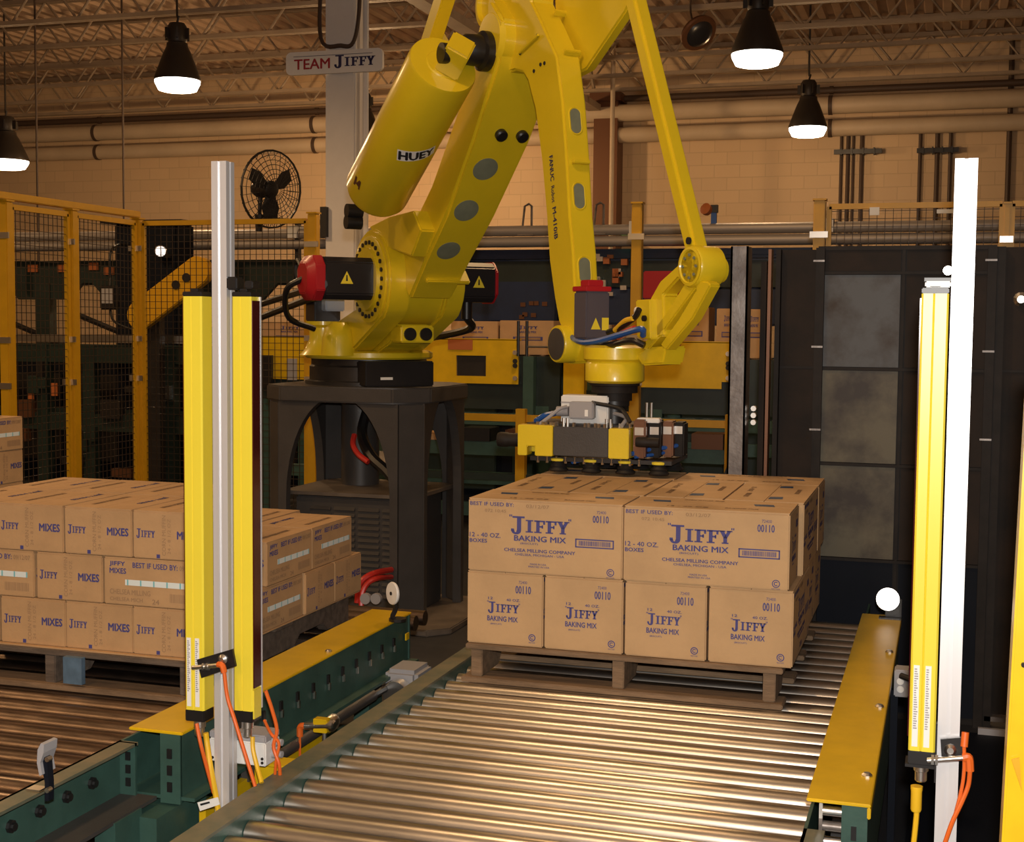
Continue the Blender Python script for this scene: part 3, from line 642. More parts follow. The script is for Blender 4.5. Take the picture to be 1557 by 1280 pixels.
t = thing('right_side_sheet', (.4, Yp, 0), 'rust-brown steel sheet right of the framed screen at the picture edge', 'sheet')
MB().bx(.19, .62, Yp+.03, Yp+.034, .05, 1.985).build('sheet', 'steel_rust', t); MB().bx(.183, .215, Yp-.02, Yp+.04, 0, 1.985).build('folded_edge', 'steel_frame', t); MB().bx(.215, .62, Yp+.02, Yp+.03, 1.475, 1.485).build('joint_strip', 'steel_frame', t)
MB().bx(.19, .62, Yp-.02, Yp+.04, .03, .05).build('bottom_edge', 'steel_beam', t)
a = ony(1557, 455, Yp-.03); MB().lathe((a.x-.01, Yp+.03, a.z), (0, -1, 0), [(.03, 0), (.03, .03), (.015, .04)], 12).build('knob', 'zinc', t)
t = thing('steel_channel_post', (-.84, Yp-.05, 0), 'bare grey steel channel post at the left end of the screen', 'post')
MB().bx(-.885, -.812, Yp-.10, Yp-.092, 0, 1.99).bx(-.885, -.877, Yp-.10, Yp+.02, 0, 1.99).bx(-.820, -.812, Yp-.10, Yp+.02, 0, 1.99).build('channel', 'steel_beam', t)
MB().bx(-.92, -.78, Yp-.14, Yp+.05, 0, .012).build('foot_plate', 'steel_beam', t)
MB().prism([(-.89, Yp-.06, 1.05), (-.89, Yp-.06, .95), (-1.08, Yp-.06, .45), (-1.14, Yp-.06, .45)], (0, .05, 0)).build('knee_brace', 'steel_frame', t)
t = thing('steel_angle_post', (-.74, Yp+.02, 0), 'dark rusty angle post between the channel post and brown sheet', 'post')
MB().bx(-.772, -.742, Yp+.02, Yp+.026, 0, 1.93).bx(-.748, -.742, Yp-.03, Yp+.026, 0, 1.93).build('angle', 'steel_rust', t)
MB().bx(-.735, -.722, Yp-.04, Yp+.03, 0, 1.98).build('edge_strip', 'copper_dark', t)
for z in (1.30, 1.27, 1.24): MB().cyl((-.79, Yp+.03, z), (-.79, Yp+.0, z), .012, n=8).build('bolt', 'zinc', t)

# ================================================================== RIGHT AND LEFT ROLLER CONVEYORS
ZR = .44
def conveyor_right():
    t = thing('roller_conveyor', (-.93, 3.9, 0), 'green roller conveyor with shiny steel rollers under the right-hand pallet', 'conveyor', None)
    roller_row(t, -1.588, -.285, 2.03, 5.86, ZR-.032, .108, .032, 'roller_steel', 'y', 24)
    # left rail: channel, lip, inner face
    MB().bx(-1.655, -1.590, 1.9, 5.9, .462, .470).build('rail_lip', 'olive_worn', t); MB().bx(-1.598, -1.590, 1.9, 5.9, .28, .462).build('rail_web', 'green_paint', t)
    MB().bx(-1.655, -1.598, 1.9, 5.9, .27, .28).build('rail_foot', 'green_paint', t)
    k = 0; y = 2.03+.054; src = None
    while y < 5.8:
        if src is None:
            src = MB().cyl((-1.590, 0, ZR-.032), (-1.582, 0, ZR-.032), .02, n=6).build('axle_nut', 'black_steel', None); src.parent = t; src.location = Vector((0, y, 0))-ORG[t.name]
        else: inst(src, 'axle_nut', t, (0, y, 0))
        y += .108
    # right rail and chain box
    MB().bx(-.283, -.275, 1.9, 5.9, .28, .50).build('rail_web', 'green_paint', t); MB().bx(-.283, -.235, 1.9, 3.17, .49, .50).build('rail_lip', 'olive_worn', t); MB().bx(-.275, -.23, 1.9, 5.9, .27, .28).build('rail_foot', 'green_paint', t)
    MB().bx(-.150, -.142, 3.19, 5.33, .25, .562).build('chain_box_side', 'green_paint', t); MB().bx(-.20, -.142, 3.185, 3.193, .27, .562).build('chain_box_flange', 'green_paint', t); MB().bx(-.275, -.142, 3.19, 5.33, .25, .26).build('chain_box_floor', 'green_paint', t)
    for z in (.50, .44): MB().bx(-.178, -.166, 3.180, 3.186, z-.02, z+.012).build('slot', 'black_plastic', t)
    g = MB().bx(-.279, -.135, 3.175, 5.345, .562, .570).bx(-.143, -.135, 3.175, 5.345, .535, .562).build('chain_guard', 'guard_yellow', t, bevel=.002)
    for y in (3.38, 4.02, 4.72): MB().lathe((-.155, y, .57), (0, 0, 1), [(.013, 0), (.013, .004), (.008, .009)], 10).build('guard_screw', 'zinc', g)
    chain = thing_part_chain(t, -.215, 3.2)
    for yy in (2.3, 3.6, 5.2):
        for xx in (-1.63, -.25): MB().bx(xx-.025, xx+.025, yy-.05, yy+.05, 0, .28).build('leg', 'green_paint', t)
    for yy in (2.3, 3.6, 5.2): MB().bx(-1.63, -.25, yy-.03, yy+.03, .12, .18).build('cross_tie', 'green_paint', t)
    MB().bx(-.40, -.28, 2.2, 3.0, .508, .512).build('placeholder', 'olive_worn', t) if False else None
    return t
def thing_part_chain(t, x, y0):
    s = []
    o = None
    for i in range(8):
        z = .285+i*.036
        m = MB().cyl((x-.028, y0, z), (x+.028, y0, z), .012, n=10).bx(x-.036, x-.028, y0-.012, y0+.012, z-.016, z+.02).bx(x+.028, x+.036, y0-.012, y0+.012, z-.016, z+.02)
        if o is None: o = m.build('chain_link', 'steel_frame', t, smooth=True)
        else: m.build('chain_link', 'zinc' if i % 2 else 'steel_beam', t, smooth=True)
    MB().cyl((x-.012, y0+.09, .42), (x+.012, y0+.09, .42), .07, n=20).build('sprocket', 'black_steel', t)
    return o
conveyor_right()
def conveyor_left():
    t = thing('roller_conveyor', (-2.7, 3.7, 0), 'green roller conveyor with rollers coloured dim brown for the oblique flash under the left-hand pallet', 'conveyor', None)
    roller_row(t, -3.36, -2.075, 2.0, 5.55, ZR-.032, .108, .032, 'roller_dim_lit', 'y', 20)
    MB().bx(-3.42, -3.365, 1.6, 5.6, .27, .47).build('rail_web', 'green_paint', t)
    MB().bx(-2.075, -2.067, 1.6, 4.78, .385, .535).build('rail_web', 'green_paint', t); MB().bx(-2.075, -2.02, 1.6, 3.14, .527, .535).build('rail_lip', 'olive_worn', t); MB().bx(-2.067, -1.965, 1.6, 3.14, .385, .395).build('rail_foot', 'pedestal_grey', t)
    y = 1.7; src = None
    while y < 3.10:
        if src is None:
            src = MB().lathe((-2.067, 0, .465), (1, 0, 0), [(.016, 0), (.016, .008), (.010, .009), (.010, .016)], 8).build('axle_bolt', 'black_plastic', None); src.parent = t; src.location = Vector((0, y, 0))-ORG[t.name]
        else: inst(src, 'axle_bolt', t, (0, y, 0))
        y += .108
    # near rail end flanges
    MB().bx(-2.067, -2.02, 3.125, 3.133, .395, .535).build('end_flange', 'green_paint', t)
    MB().bx(-1.960, -1.900, 3.150, 3.158, .375, .562).build('chain_box_flange', 'green_paint', t)
    for z in (.51, .465, .42): MB().bx(-1.938, -1.924, 3.146, 3.151, z-.013, z+.013).build('slot', 'black_plastic', t)
    for z in (.50, .465, .43): MB().bx(-2.048, -2.034, 3.121, 3.126, z-.011, z+.011).build('slot', 'black_plastic', t)
    MB().bx(-1.908, -1.900, 3.155, 4.775, .395, .562).build('chain_box_side', 'green_paint', t); MB().bx(-2.067, -1.86, 3.155, 4.775, .385, .395).build('chain_box_floor', 'green_paint', t)
    MB().bx(-1.95, -1.895, 4.768, 4.776, .395, .562).build('chain_box_end', 'green_paint', t)
    g = MB().bx(-2.055, -1.893, 3.15, 4.785, .562, .570).build('chain_guard', 'guard_yellow', t, bevel=.002)
    for y in (3.32, 4.10): MB().lathe((-1.915, y, .57), (0, 0, 1), [(.012, 0), (.012, .004), (.007, .008)], 10).build('guard_screw', 'zinc', g)
    y = 3.5; src = None
    while y < 4.72:
        if src is None:
            src = MB().bx(-1.900, -1.893, -.007, .007, .475, .505).build('hook_slot', 'black_plastic', None); src.parent = t; src.location = Vector((0, y, 0))-ORG[t.name]
            s2 = MB().bx(-1.897, -1.889, -.004, .004, .455, .478).build('hook_tab', 'zinc', None); s2.parent = t; s2.location = Vector((0, y, 0))-ORG[t.name]
        else: inst(src, 'hook_slot', t, (0, y, 0)); inst(s2, 'hook_tab', t, (0, y, 0))
        y += .112
    for (z, m) in ((.535, 'zinc'), (.43, 'zinc')): MB().cyl((-1.918, 4.767, z), (-1.918, 4.76, z), .010, n=8).build('end_bolt', m, t)
    MB().bx(-1.893, -1.888, 4.72, 4.75, .475, .50).build('end_label', 'guard_yellow', t)
    # dark air pipe with couplings along the outer side
    MB().cyl((-1.865, 3.45, .365), (-1.865, 4.35, .365), .020, n=12).build('air_pipe', 'pedestal_grey', t, smooth=True)
    for y in (3.5, 4.0): MB().lathe((-1.865, y, .365), (0, 1, 0), [(.028, -.03), (.03, -.01), (.03, .01), (.024, .03)], 14).build('pipe_coupling', 'zinc', t, smooth=True)
    MB().tube([(-1.865, 4.35, .365), (-1.86, 4.42, .365), (-1.85, 4.5, .37)], .014, 8).build('pipe_hose', 'black_plastic', t, smooth=True)
    # motor gearbox at the far end
    MB().bx(-1.885, -1.76, 4.50, 4.66, .29, .42).build('gear_motor', 'grey_plastic', t, bevel=.015); MB().cyl((-1.82, 4.49, .35), (-1.82, 4.44, .35), .045, n=14).build('motor_cover', 'zinc', t, smooth=True)
    for yy in (2.0, 3.0, 3.75, 4.6):
        for xx in (-3.39, -1.99): MB().bx(xx-.03, xx+.03, yy-.06, yy+.06, 0, .39).build('leg', 'green_paint', t)
        MB().bx(-3.39, -1.99, yy-.03, yy+.03, .10, .16).build('cross_tie', 'green_paint', t)
    MB().bx(-1.99, -1.91, 3.05, 3.3, .0, .37).build('leg_shroud', 'green_paint', t)
    MB().bx(-1.885, -1.865, 3.22, 3.95, .10, .355).build('lower_guard', 'guard_yellow', t)
    return t
conveyor_left()
# third conveyor, only glimpsed at the left edge
t = thing('roller_conveyor', (-4.7, 5.0, 0), 'roller conveyor under the far left pallet, mostly hidden by the nearer load', 'conveyor')
roller_row(t, -5.45, -4.0, 3.9, 6.1, ZR-.032, .108, .032, 'roller_dim_lit', 'y', 12)
for xx in (-5.5, -3.99): MB().bx(xx, xx+.05, 3.8, 6.2, .25, .47).build('rail_web', 'green_paint', t)
for yy in (4.0, 6.0):
    for xx in (-5.47, -3.96): MB().bx(xx-.03, xx+.03, yy-.05, yy+.05, 0, .25).build('leg', 'green_paint', t)

# ------------------------------------------------------------------ pallets
def pallet(x0, x1, y0, y1, z0, lab, m='wood', paint=False, h=.13):
    t = thing('pallet', ((x0+x1)/2, (y0+y1)/2, z0), lab, 'pallet')
    W = x1-x0
    n = 7; bw = (y1-y0)/n*.78
    for i in range(n):
        yy = y0+(y1-y0-bw)*i/(n-1); j = random.uniform(-.012, .012)
        MB().bx(x0+j, x1+j, yy, yy+bw, z0+h-.018, z0+h).build('deck_board', m, t, bevel=.003)
    for xx in (x0+.02, (x0+x1)/2-.02, x1-.06):
        mb = MB(); P = lambda yy, zz: (xx, yy, zz)
        L = y1-y0; za, zb = z0+.018, z0+h-.018
        # notched stringer
        pts = [(y0+.01, za), (y0+.17*L, za), (y0+.2*L, za+.035), (y0+.36*L, za+.035), (y0+.4*L, za), (y0+.6*L, za), (y0+.64*L, za+.035), (y0+.8*L, za+.035), (y0+.83*L, za), (y1-.01, za), (y1-.01, zb), (y0+.01, zb)]
        mb.prism([(xx, a, c) for a, c in pts], (.04, 0, 0)); mb.build('stringer', m, t, bevel=.003)
    for i in range(4):
        yy = y0-.012+(y1-y0-.10)*i/3; MB().bx(x0-.008, x1+.006, yy, yy+.11, z0, z0+.018).build('bottom_board', m if i else 'wood', t, bevel=.003)
    return t
pallet(-1.535, -.47, 4.37, 5.50, ZR, 'worn wooden pallet on the shiny rollers under the large cartons')
pl = pallet(-3.34, -2.25, 3.82, 5.06, ZR, 'grey weathered wooden pallet under the left-hand carton stack', 'wood_dirty')
a = ony(105, 1000, 3.80); MB().bx(a.x-.02, a.x+.05, 3.795, 3.815, ZR+.03, ZR+.118).build('blue_block', 'wood_blue', pl)
MB().bx(-3.36, -2.235, 3.835, 5.08, ZR+.130, ZR+.134).build('slip_sheet', 'cardboard_dark', pl)
pallet(-5.2, -4.2, 4.35, 5.55, ZR, 'wooden pallet under the far left carton stack', 'wood_dirty')

# ------------------------------------------------------------------ cartons
def carton_big(l, wd, h):
    # large baking mix carton: long side along x, front is -y, origin at base centre
    t = thing('cardboard_box', (0, 0, 0), 'x', 'box')
    MB().bx(-l/2, l/2, -wd/2, wd/2, 0, h-.003).build('carton', 'cardboard', t, bevel=.004)
    for s in (-1, 1): MB().bx(-l/2+.002, l/2-.002, min(s*.0012, s*(wd/2-.002)), max(s*.0012, s*(wd/2-.002)), h-.0032, h).build('top_flap', 'cardboard', t)
    # long side print
    mb = MB(); fd = MB()
    for sgn in (-1, 1):
        f = lambda u, v, s=sgn: Vector((s*-1*(-l/2+u*l)*1.0 if s > 0 else -l/2+u*l, s*(wd/2+.0007), v*h))
        put_text(mb, 'BEST IF USED BY:', .012, .30, .905, .955, f, .02); put_text(fd, '03/12/07', .38, .53, .90, .945, f)
        put_text(fd, '072 10:45', .11, .25, .82, .86, f)
        put_text(mb, '72400', .835, .893, .865, .905, f, .0); put_text(mb, '00110', .81, .91, .745, .84, f, .03)
        jiffy(mb, .285, .655, .535, .78, f); put_text(mb, 'BAKING MIX', .305, .64, .445, .52, f, .03); put_text(mb, '(BISCUIT)', .345, .46, .395, .425, f)
        put_text(mb, '12 - 40 OZ.', .01, .215, .47, .53, f, .02); put_text(mb, 'BOXES', .01, .125, .395, .445, f, .03)
        put_text(mb, 'CHELSEA MILLING COMPANY', .24, .70, .295, .34, f, .025); put_text(mb, 'CHELSEA, MICHIGAN - USA', .31, .63, .24, .275, f, .015)
        put_text(mb, 'MADE IN USA', .41, .515, .125, .148, f); put_text(mb, 'PRINTED IN USA', .40, .535, .09, .112, f)
        x0, x1, y0, y1 = .70, .945, .40, .52
        rect2(mb, x0, x1, y0, y0+.016, f); rect2(mb, x0, x1, y1-.016, y1, f); rect2(mb, x0, x0+.008, y0, y1, f); rect2(mb, x1-.008, x1, y0, y1, f)
        rnd = random.Random(3); xx = x0+.022
        while xx < x1-.024: ww = rnd.choice((.0022, .0035, .005)); rect2(mb, xx, xx+ww, y0+.028, y1-.028, f); xx += ww+rnd.choice((.0022, .0035))
        ring2(mb, .925, .085, .024, .052, .22, f); ring2(mb, .925, .085, .013, .028, .4, f, 12, .6, 5.6); put_text(mb, 'RECYCLES', .90, .95, .01, .025, f)
    # end print
    for sgn in (-1, 1):
        f = lambda u, v, s=sgn: Vector((s*(l/2+.0007), s*(-wd/2+u*wd), v*h))
        put_text(mb, '72400', .68, .79, .86, .90, f, .0); put_text(mb, '00110', .64, .84, .725, .83, f, .03)
        put_text(mb, '12', .28, .34, .62, .655, f, .02); put_text(mb, '40 OZ.', .52, .70, .61, .645, f, .02)
        jiffy(mb, .28, .68, .43, .59, f); put_text(mb, 'BAKING MIX', .27, .67, .325, .395, f, .03); put_text(mb, '(BISCUIT)', .31, .46, .27, .295, f)
        ring2(mb, .86, .13, .046, .05, .25, f); ring2(mb, .86, .13, .024, .026, .4, f, 12, .6, 5.6); put_text(mb, 'RECYCLES', .82, .90, .055, .07, f)
    # marks on the top
    mb2 = MB(); f = lambda u, v: Vector((-l/2+u*l, -wd/2+v*wd, h+.0006))
    put_text(fd, 'OPEN OTHER END', .3, .55, .78, .84, f); put_text(fd, '12 - 40 OZ', .25, .5, .15, .22, f); put_text(fd, 'BAKING MIX', .6, .8, .18, .25, f)
    poly2(mb2, [(.13, .52), (.24, .52), (.22, .70), (.11, .68)], f); poly2(mb2, [(.76, .52), (.88, .52), (.86, .70), (.74, .68)], f)
    stuff(mb.build('printed_lettering', 'print_blue', t)); stuff(fd.build('faded_lettering', 'print_faded', t)); stuff(mb2.build('blue_flap_mark', 'mark_blue', t))
    return t
LB, WB, HB = .535, .268, .247
bigsrc = carton_big(LB, WB, HB)
def carton_small(l, wd, h):
    t = thing('cardboard_box', (0, 0, 0), 'x', 'box')
    MB().bx(-l/2, l/2, -wd/2, wd/2, 0, h-.003).build('carton', 'cardboard_dark', t, bevel=.003)
    for s in (-1, 1): MB().bx(-l/2+.002, l/2-.002, min(s*.001, s*(wd/2-.002)), max(s*.001, s*(wd/2-.002)), h-.0032, h).build('top_flap', 'cardboard_dark', t)
    mb = MB(); fd = MB(); lw = MB(); lc = MB()
    for sgn in (-1, 1):
        f = lambda u, v, s=sgn: Vector((-s*(-l/2+u*l) if s > 0 else -l/2+u*l, s*(wd/2+.0006), v*h))
        put_text(mb, 'JIFFY', .06, .22, .80, .91, f, .04); put_text(mb, 'MIXES', .06, .23, .66, .77, f, .04); put_text(mb, 'BEST IF USED BY:', .30, .76, .80, .91, f, .03)
        put_text(fd, '09/12/07', .78, .96, .80, .90, f); put_text(fd, 'CHELSEA MILLING', .06, .48, .22, .33, f); put_text(fd, 'CHELSEA MICH', .06, .40, .08, .16, f); put_text(fd, '24', .5, .57, .06, .16, f, .03)
        rect2(lw, .22, .93, .42, .54, f)
        for k in range(6): rect2(lc, .24+k*.135, .255+k*.135, .42, .54, lambda u, v, g=f: g(u, v)+Vector((0, 0, 0))+Vector((0, sgn*.0004, 0)))
        rnd = random.Random(4); xx = .68
        while xx < .95: ww = rnd.choice((.004, .007)); rect2(fd, xx, xx+ww, .12, .30, f); xx += ww+.006
    for sgn in (-1, 1):
        f = lambda u, v, s=sgn: Vector((s*(l/2+.0006), s*(-wd/2+u*wd), v*h))
        jiffy(mb, .05, .315, .42, .62, f, False); put_text(mb, 'MIXES', .64, .95, .44, .60, f, .05)
        put_text(fd, 'CORN MUFFIN', .42, .475, .08, .92, f, .0, True); put_text(fd, '24 - 8 1/2 OZ', .50, .545, .12, .85, f, .0, True)
        rect2(mb, .34, .39, .02, .10, f)
    f = lambda u, v: Vector((-l/2+u*l, -wd/2+v*wd, h+.0006))
    put_text(mb, 'JIFFY MIXES', .12, .62, .70, .80, f, .03); put_text(fd, 'CHELSEA MILLING COMPANY', .2, .8, .2, .28, f)
    stuff(mb.build('printed_lettering', 'print_blue', t)); stuff(fd.build('faded_lettering', 'print_faded', t))
    lb = stuff(lw.build('label_strip', 'label_white', t)); lcb = stuff(lc.build('label_ticks', 'label_cyan', t))
    return t
LS, WS, HS = .358, .252, .155
smsrc = carton_small(LS, WS, HS)
_used = {}
def put_box(srcb, x, y, z, rz, lab, grp, jit=.004):
    if srcb.name not in _used: o = srcb; _used[srcb.name] = 1
    else: o = copy_tree(srcb)
    o.location = (x+random.uniform(-jit, jit), y+random.uniform(-jit, jit)*.5, z); o.rotation_euler = (0, 0, rz+random.uniform(-jit, jit))
    o['label'] = lab; o['group'] = grp; o['category'] = 'box'
    return o
# right-hand pallet: lower layer, front row ends on
Z0 = ZR+.131; g1 = 'large cartons on the right-hand pallet'
nm = ['leftmost', 'second from left', 'third from left', 'rightmost']
for i in range(4):
    put_box(bigsrc, -1.533+.137+i*.2735, 4.385+LB/2, Z0, -PI/2, '%s large carton in the lower front row, end facing forward' % nm[i], g1, .002)
for j in range(2):
    for i in range(2):
        put_box(bigsrc, -1.524+LB/2+i*(LB+.006), 4.385+LB+.006+WB/2+j*(WB+.004), Z0, 0, 'large lower-layer carton behind the front row, %s %s' % (('left-hand', 'right-hand, end showing at the side')[i], ('nearer', 'farther')[j]), g1, .002)
Z1 = Z0+HB+.001
put_box(bigsrc, -1.530+LB/2, 4.385+WB/2, Z1, 0, 'left large carton of the upper front pair, long side forward', g1, .001)
put_box(bigsrc, -1.530+LB*1.5+.004, 4.380+WB/2, Z1, 0, 'right large carton of the upper front pair, long side forward', g1, .001)
for i in range(4):
    put_box(bigsrc, -1.525+.134+i*.272, 4.385+WB+.006+LB/2, Z1, -PI/2, '%s large carton of the upper middle row, only its top and flaps showing' % nm[i], g1, .002)
for i in range(2):
    put_box(bigsrc, -1.515+LB/2+i*(LB+.008), 4.385+WB+LB+.012+WB/2, Z1, 0, ('left', 'right')[i]+' large carton of the upper rearmost row, only its top showing', g1, .002)
# left-hand pallet
g2 = 'mix cartons on the left-hand pallet'; ZL = ZR+.135; XR = -2.238
lr = ['rightmost', 'second from right', 'third from right', 'fourth from right']
for lay in (0, 2):
    for i in range(4):
        put_box(smsrc, XR-WS/2-i*(WS+.004), 3.85+LS/2, ZL+lay*(HS+.002), -PI/2, '%s mix carton in the %s front row of the left pallet, end forward' % (lr[i], 'bottom' if lay == 0 else 'top'), g2)
z = ZL+HS+.002
put_box(smsrc, XR-LS/2, 3.85+WS/2, z, 0, 'mix carton with white label strip at the right of the middle front row', g2)
put_box(smsrc, XR-LS-.012-WS/2, 3.85+LS/2, z, -PI/2, 'mix carton with end forward in the middle front row, between two label strips', g2)
put_box(smsrc, XR-LS-.02-WS-LS/2, 3.85+WS/2, z, 0, 'mix carton with label strip at the left edge of the middle front row', g2)
put_box(smsrc, XR-WS-.03-WS/2, 3.85+LS+.012+LS/2, z, -PI/2, 'middle-layer mix carton behind the front row, rightmost of three, mostly hidden', g2); put_box(smsrc, XR-WS*2-.05-WS/2, 3.85+LS+.012+LS/2, z, -PI/2, 'middle-layer mix carton behind the front row, middle of three, mostly hidden', g2)
for k, y in enumerate((4.285+LS/2, 4.65+LS/2)):
    put_box(smsrc, XR-WS/2, y, z, PI/2, ('nearer', 'farther')[k]+' mix carton of the upper pair on the right side, label strip showing', g2, .002)
    if k: put_box(smsrc, XR-WS*1.5-.01, y+.08, z, PI/2, ('nearer', 'farther')[k]+' inner mix carton, only its top visible behind the light curtains', g2, .002)
put_box(smsrc, XR-WS/2, 4.212+LS/2, ZL, PI/2, 'low mix carton on the right side with label strip, left of two end-on cartons', g2, .002)
for k, y in enumerate((4.578+WS/2, 4.836+WS/2)):
    put_box(smsrc, XR-LS/2+.006, y, ZL, 0, ('nearer', 'farther')[k]+' low mix carton on the right side with its end showing', g2, .002)
    put_box(smsrc, XR-LS*1.5, y, ZL, 0, ('nearer', 'farther')[k]+' low inner mix carton hidden on the left pallet', g2, .002)
for i in range(3):
    put_box(smsrc, XR-.26-WS/2-i*(WS+.004), 4.215+LS/2, ZL+2*(HS+.002), -PI/2, '%s mix carton of the top second row, only its top showing' % lr[i], g2)
put_box(smsrc, XR-.26-WS*2.5, 4.215+LS/2, ZL+HS+.002, -PI/2, 'middle-layer mix carton behind the front row, leftmost of three, mostly hidden', g2)
for i in range(3): put_box(smsrc, XR-.26-WS/2-i*(WS+.004), 4.215+LS/2, ZL, -PI/2, '%s bottom-layer mix carton behind the front row, covered by the load' % lr[i], g2)
# far left stack
g3 = 'cartons of the far left stack'
ord4 = ['bottom', 'second-layer', 'third-layer', 'top']
for lay in range(4):
    zz = ZR+.131+lay*(HS+.001)
    if lay % 2 == 1:
        for k in range(2): put_box(smsrc, -4.20-WS/2, 5.57-LS/2-k*(LS+.004), zz, PI/2, '%s %s mix carton of the far left stack' % ('rear' if k == 0 else 'front', ord4[lay]), g3)
    else:
        for k in range(3): put_box(smsrc, -4.20-LS/2, 5.57-WS/2-k*(WS+.004), zz, 0, '%s %s mix carton of the far left stack' % (('rear', 'middle', 'front')[k], ord4[lay]), g3)
# cartons on the infeed line
def far_box(px0, px1, pyt, yc, lab):
    a = ony(px0, pyt, yc); b_ = ony(px1, pyt, yc)
    t = thing('cardboard_box', ((a.x+b_.x)/2, yc+.14, 1.426), lab, 'box', 'cartons on the infeed line')
    MB().bx(a.x, b_.x, yc, yc+.28, 1.426, a.z).build('carton', 'cardboard_dark', t, bevel=.004)
    f = lambda u, v: Vector((a.x+u*(b_.x-a.x), yc-.001, 1.426+v*(a.z-1.426)))
    mb = MB(); jiffy(mb, .35, .7, .74, .86, f, False); put_text(mb, 'BAKING MIX', .36, .68, .64, .70, f, .03); rect2(mb, .25, .8, .42, .53, f); stuff(mb.build('printed_lettering', 'print_blue', t))
    mb = MB(); rect2(mb, .29, .76, .44, .51, lambda u, v: f(u, v)+Vector((0, -.001, 0))); mb.build('faded_lettering', 'print_faded', t)
far_box(1033, 1078, 467, Yi+.15, 'carton on the infeed line behind the wrist bracket')
far_box(1090, 1122, 469, Yi+.15, 'carton on the infeed line beside the steel channel post')
far_box(1128, 1165, 470, Yi+.15, 'carton on the infeed line glimpsed between the channel post and angle post')
far_box(686, 757, 488, Yi+.15, 'carton on the infeed line just right of the robot shoulder')
far_box(760, 842, 487, Yi+.15, 'carton on the infeed line just left of the robot wrist drum')
far_box(400, 478, 489, Yi+.15, 'carton on the infeed line left of the robot base')

# ================================================================== ROBOT PEDESTAL
BX, BY = -3.12, 7.22
ZP = 1.31
t = thing('robot_pedestal', (BX, BY, 0), 'dark grey arched steel pedestal carrying the yellow robot', 'pedestal')
def octa(hx, hy, c, z): return [(BX-hx+c, BY-hy, z), (BX+hx-c, BY-hy, z), (BX+hx, BY-hy+c, z), (BX+hx, BY+hy-c, z), (BX+hx-c, BY+hy, z), (BX-hx+c, BY+hy, z), (BX-hx, BY+hy-c, z), (BX-hx, BY-hy+c, z)]
MB().prism(octa(.49, .46, .16, ZP-.085), (0, 0, .085)).build('top_plate', 'pedestal_grey', t, bevel=.008)
MB().prism(octa(.64, .48, .10, 0), (0, 0, .035)).build('base_plate', 'pedestal_shelf', t, bevel=.006)
hx, hy, c = .46, .43, .11
def arch(p, q, lab='arch_side'):
    p, q = Vector(p), Vector(q); d = (q-p); L = d.length; d.normalize(); nrm = Vector((d.y, -d.x, 0)); a = L/2-.085
    zt, zc = 1.12, .72
    for s in (0, 1):     # each half: a leg that flares into the arch crown
        lw = .045; aa = L/2-lw; zc = .70; bb = .56; top = ZP-.085
        pts = [(0, .035), (lw, .035), (lw, zc)]
        for k in range(1, 11):
            an = math.asin((top-zc)/bb)*k/10; pts.append((L/2-aa*math.cos(an), zc+bb*math.sin(an)))
        pts += [(0, top)]
        P = [(p+d*(x if s == 0 else L-x)+Vector((0, 0, z))) for x, z in pts]
        MB().prism(P, -nrm*.05).build(lab, 'pedestal_grey', t)
A = octa(hx, hy, c, 0)
arch(A[0], A[1]); arch(A[2], A[3]); arch(A[4], A[5]); arch(A[6], A[7])
for i in (1, 3, 5, 7):
    p, q = Vector(A[i]), Vector(A[(i+1) % 8]); n_ = (q-p).normalized().cross(Vector((0, 0, 1)))
    MB().prism([p+Vector((0, 0, .035)), q+Vector((0, 0, .035)), q-n_*.05+Vector((0, 0, .035)), p-n_*.05+Vector((0, 0, .035))], (0, 0, ZP-.12)).build('leg', 'pedestal_grey', t, bevel=.008)
MB().bx(BX-.40, BX+.40, BY-.30, BY+.38, .70, .72).build('shelf', 'pedestal_shelf', t)
MB().cyl((BX-.12, BY+.15, .72), (BX-.12, BY+.15, 1.2), .11, n=18).build('inner_column', 'pedestal_grey', t, smooth=True)
t2 = thing('louvred_cabinet', (BX+.02, BY-.2, .035), 'grey steel cabinet with louvred door standing under the robot pedestal', 'cabinet')
MB().bx(BX-.33, BX+.33, BY-.26, BY+.3, .035, .69).build('body', 'pedestal_grey', t2, bevel=.008)
src = None
for r in range(15):
    for cidx in range(4):
        loc = Vector((BX-.24+cidx*.145, 0, .14+r*.034))
        if src is None:
            src = MB().prism([(0, BY-.26, 0), (0, BY-.275, .004), (0, BY-.26, .022)], (.125, 0, 0)).build('louvre', 'pedestal_grey', None); src.parent = t2; src.location = loc-ORG[t2.name]
        else: inst(src, 'louvre', t2, loc)
# cables under the pedestal
def cable(name, pts, r, m, lab, cat='cable', n=8):
    o = MB().tube(pts, r, n).build(name, m, None, smooth=True); return tag(o, lab, cat)
cable('red_hose', [(BX-.02, BY-.16, 1.03), (BX-.01, BY-.2, .98), (BX+.03, BY-.22, .93), (BX+.1, BY-.24, .89)], .016, 'red_hose', 'short red hose bend hanging inside the pedestal arch', 'hose')
cable('black_cable_bundle', [(BX-.0, BY-.0, 1.2), (BX+.0, BY-.1, 1.04), (BX+.1, BY-.2, .92), (BX+.22, BY-.25, .84), (BX+.33, BY-.3, .74)], .03, 'black_plastic', 'thick black cable bundle slanting inside the pedestal arch')
pa = onx(545, 905, -2.6); 
cable('red_hose', [ony(543, 916, 6.55), ony(545, 897, 6.55), ony(552, 881, 6.55), ony(570, 871, 6.6), ony(595, 866, 6.78)], .016, 'red_hose', 'upper of two red hoses bending up beside the pedestal foot', 'hose')
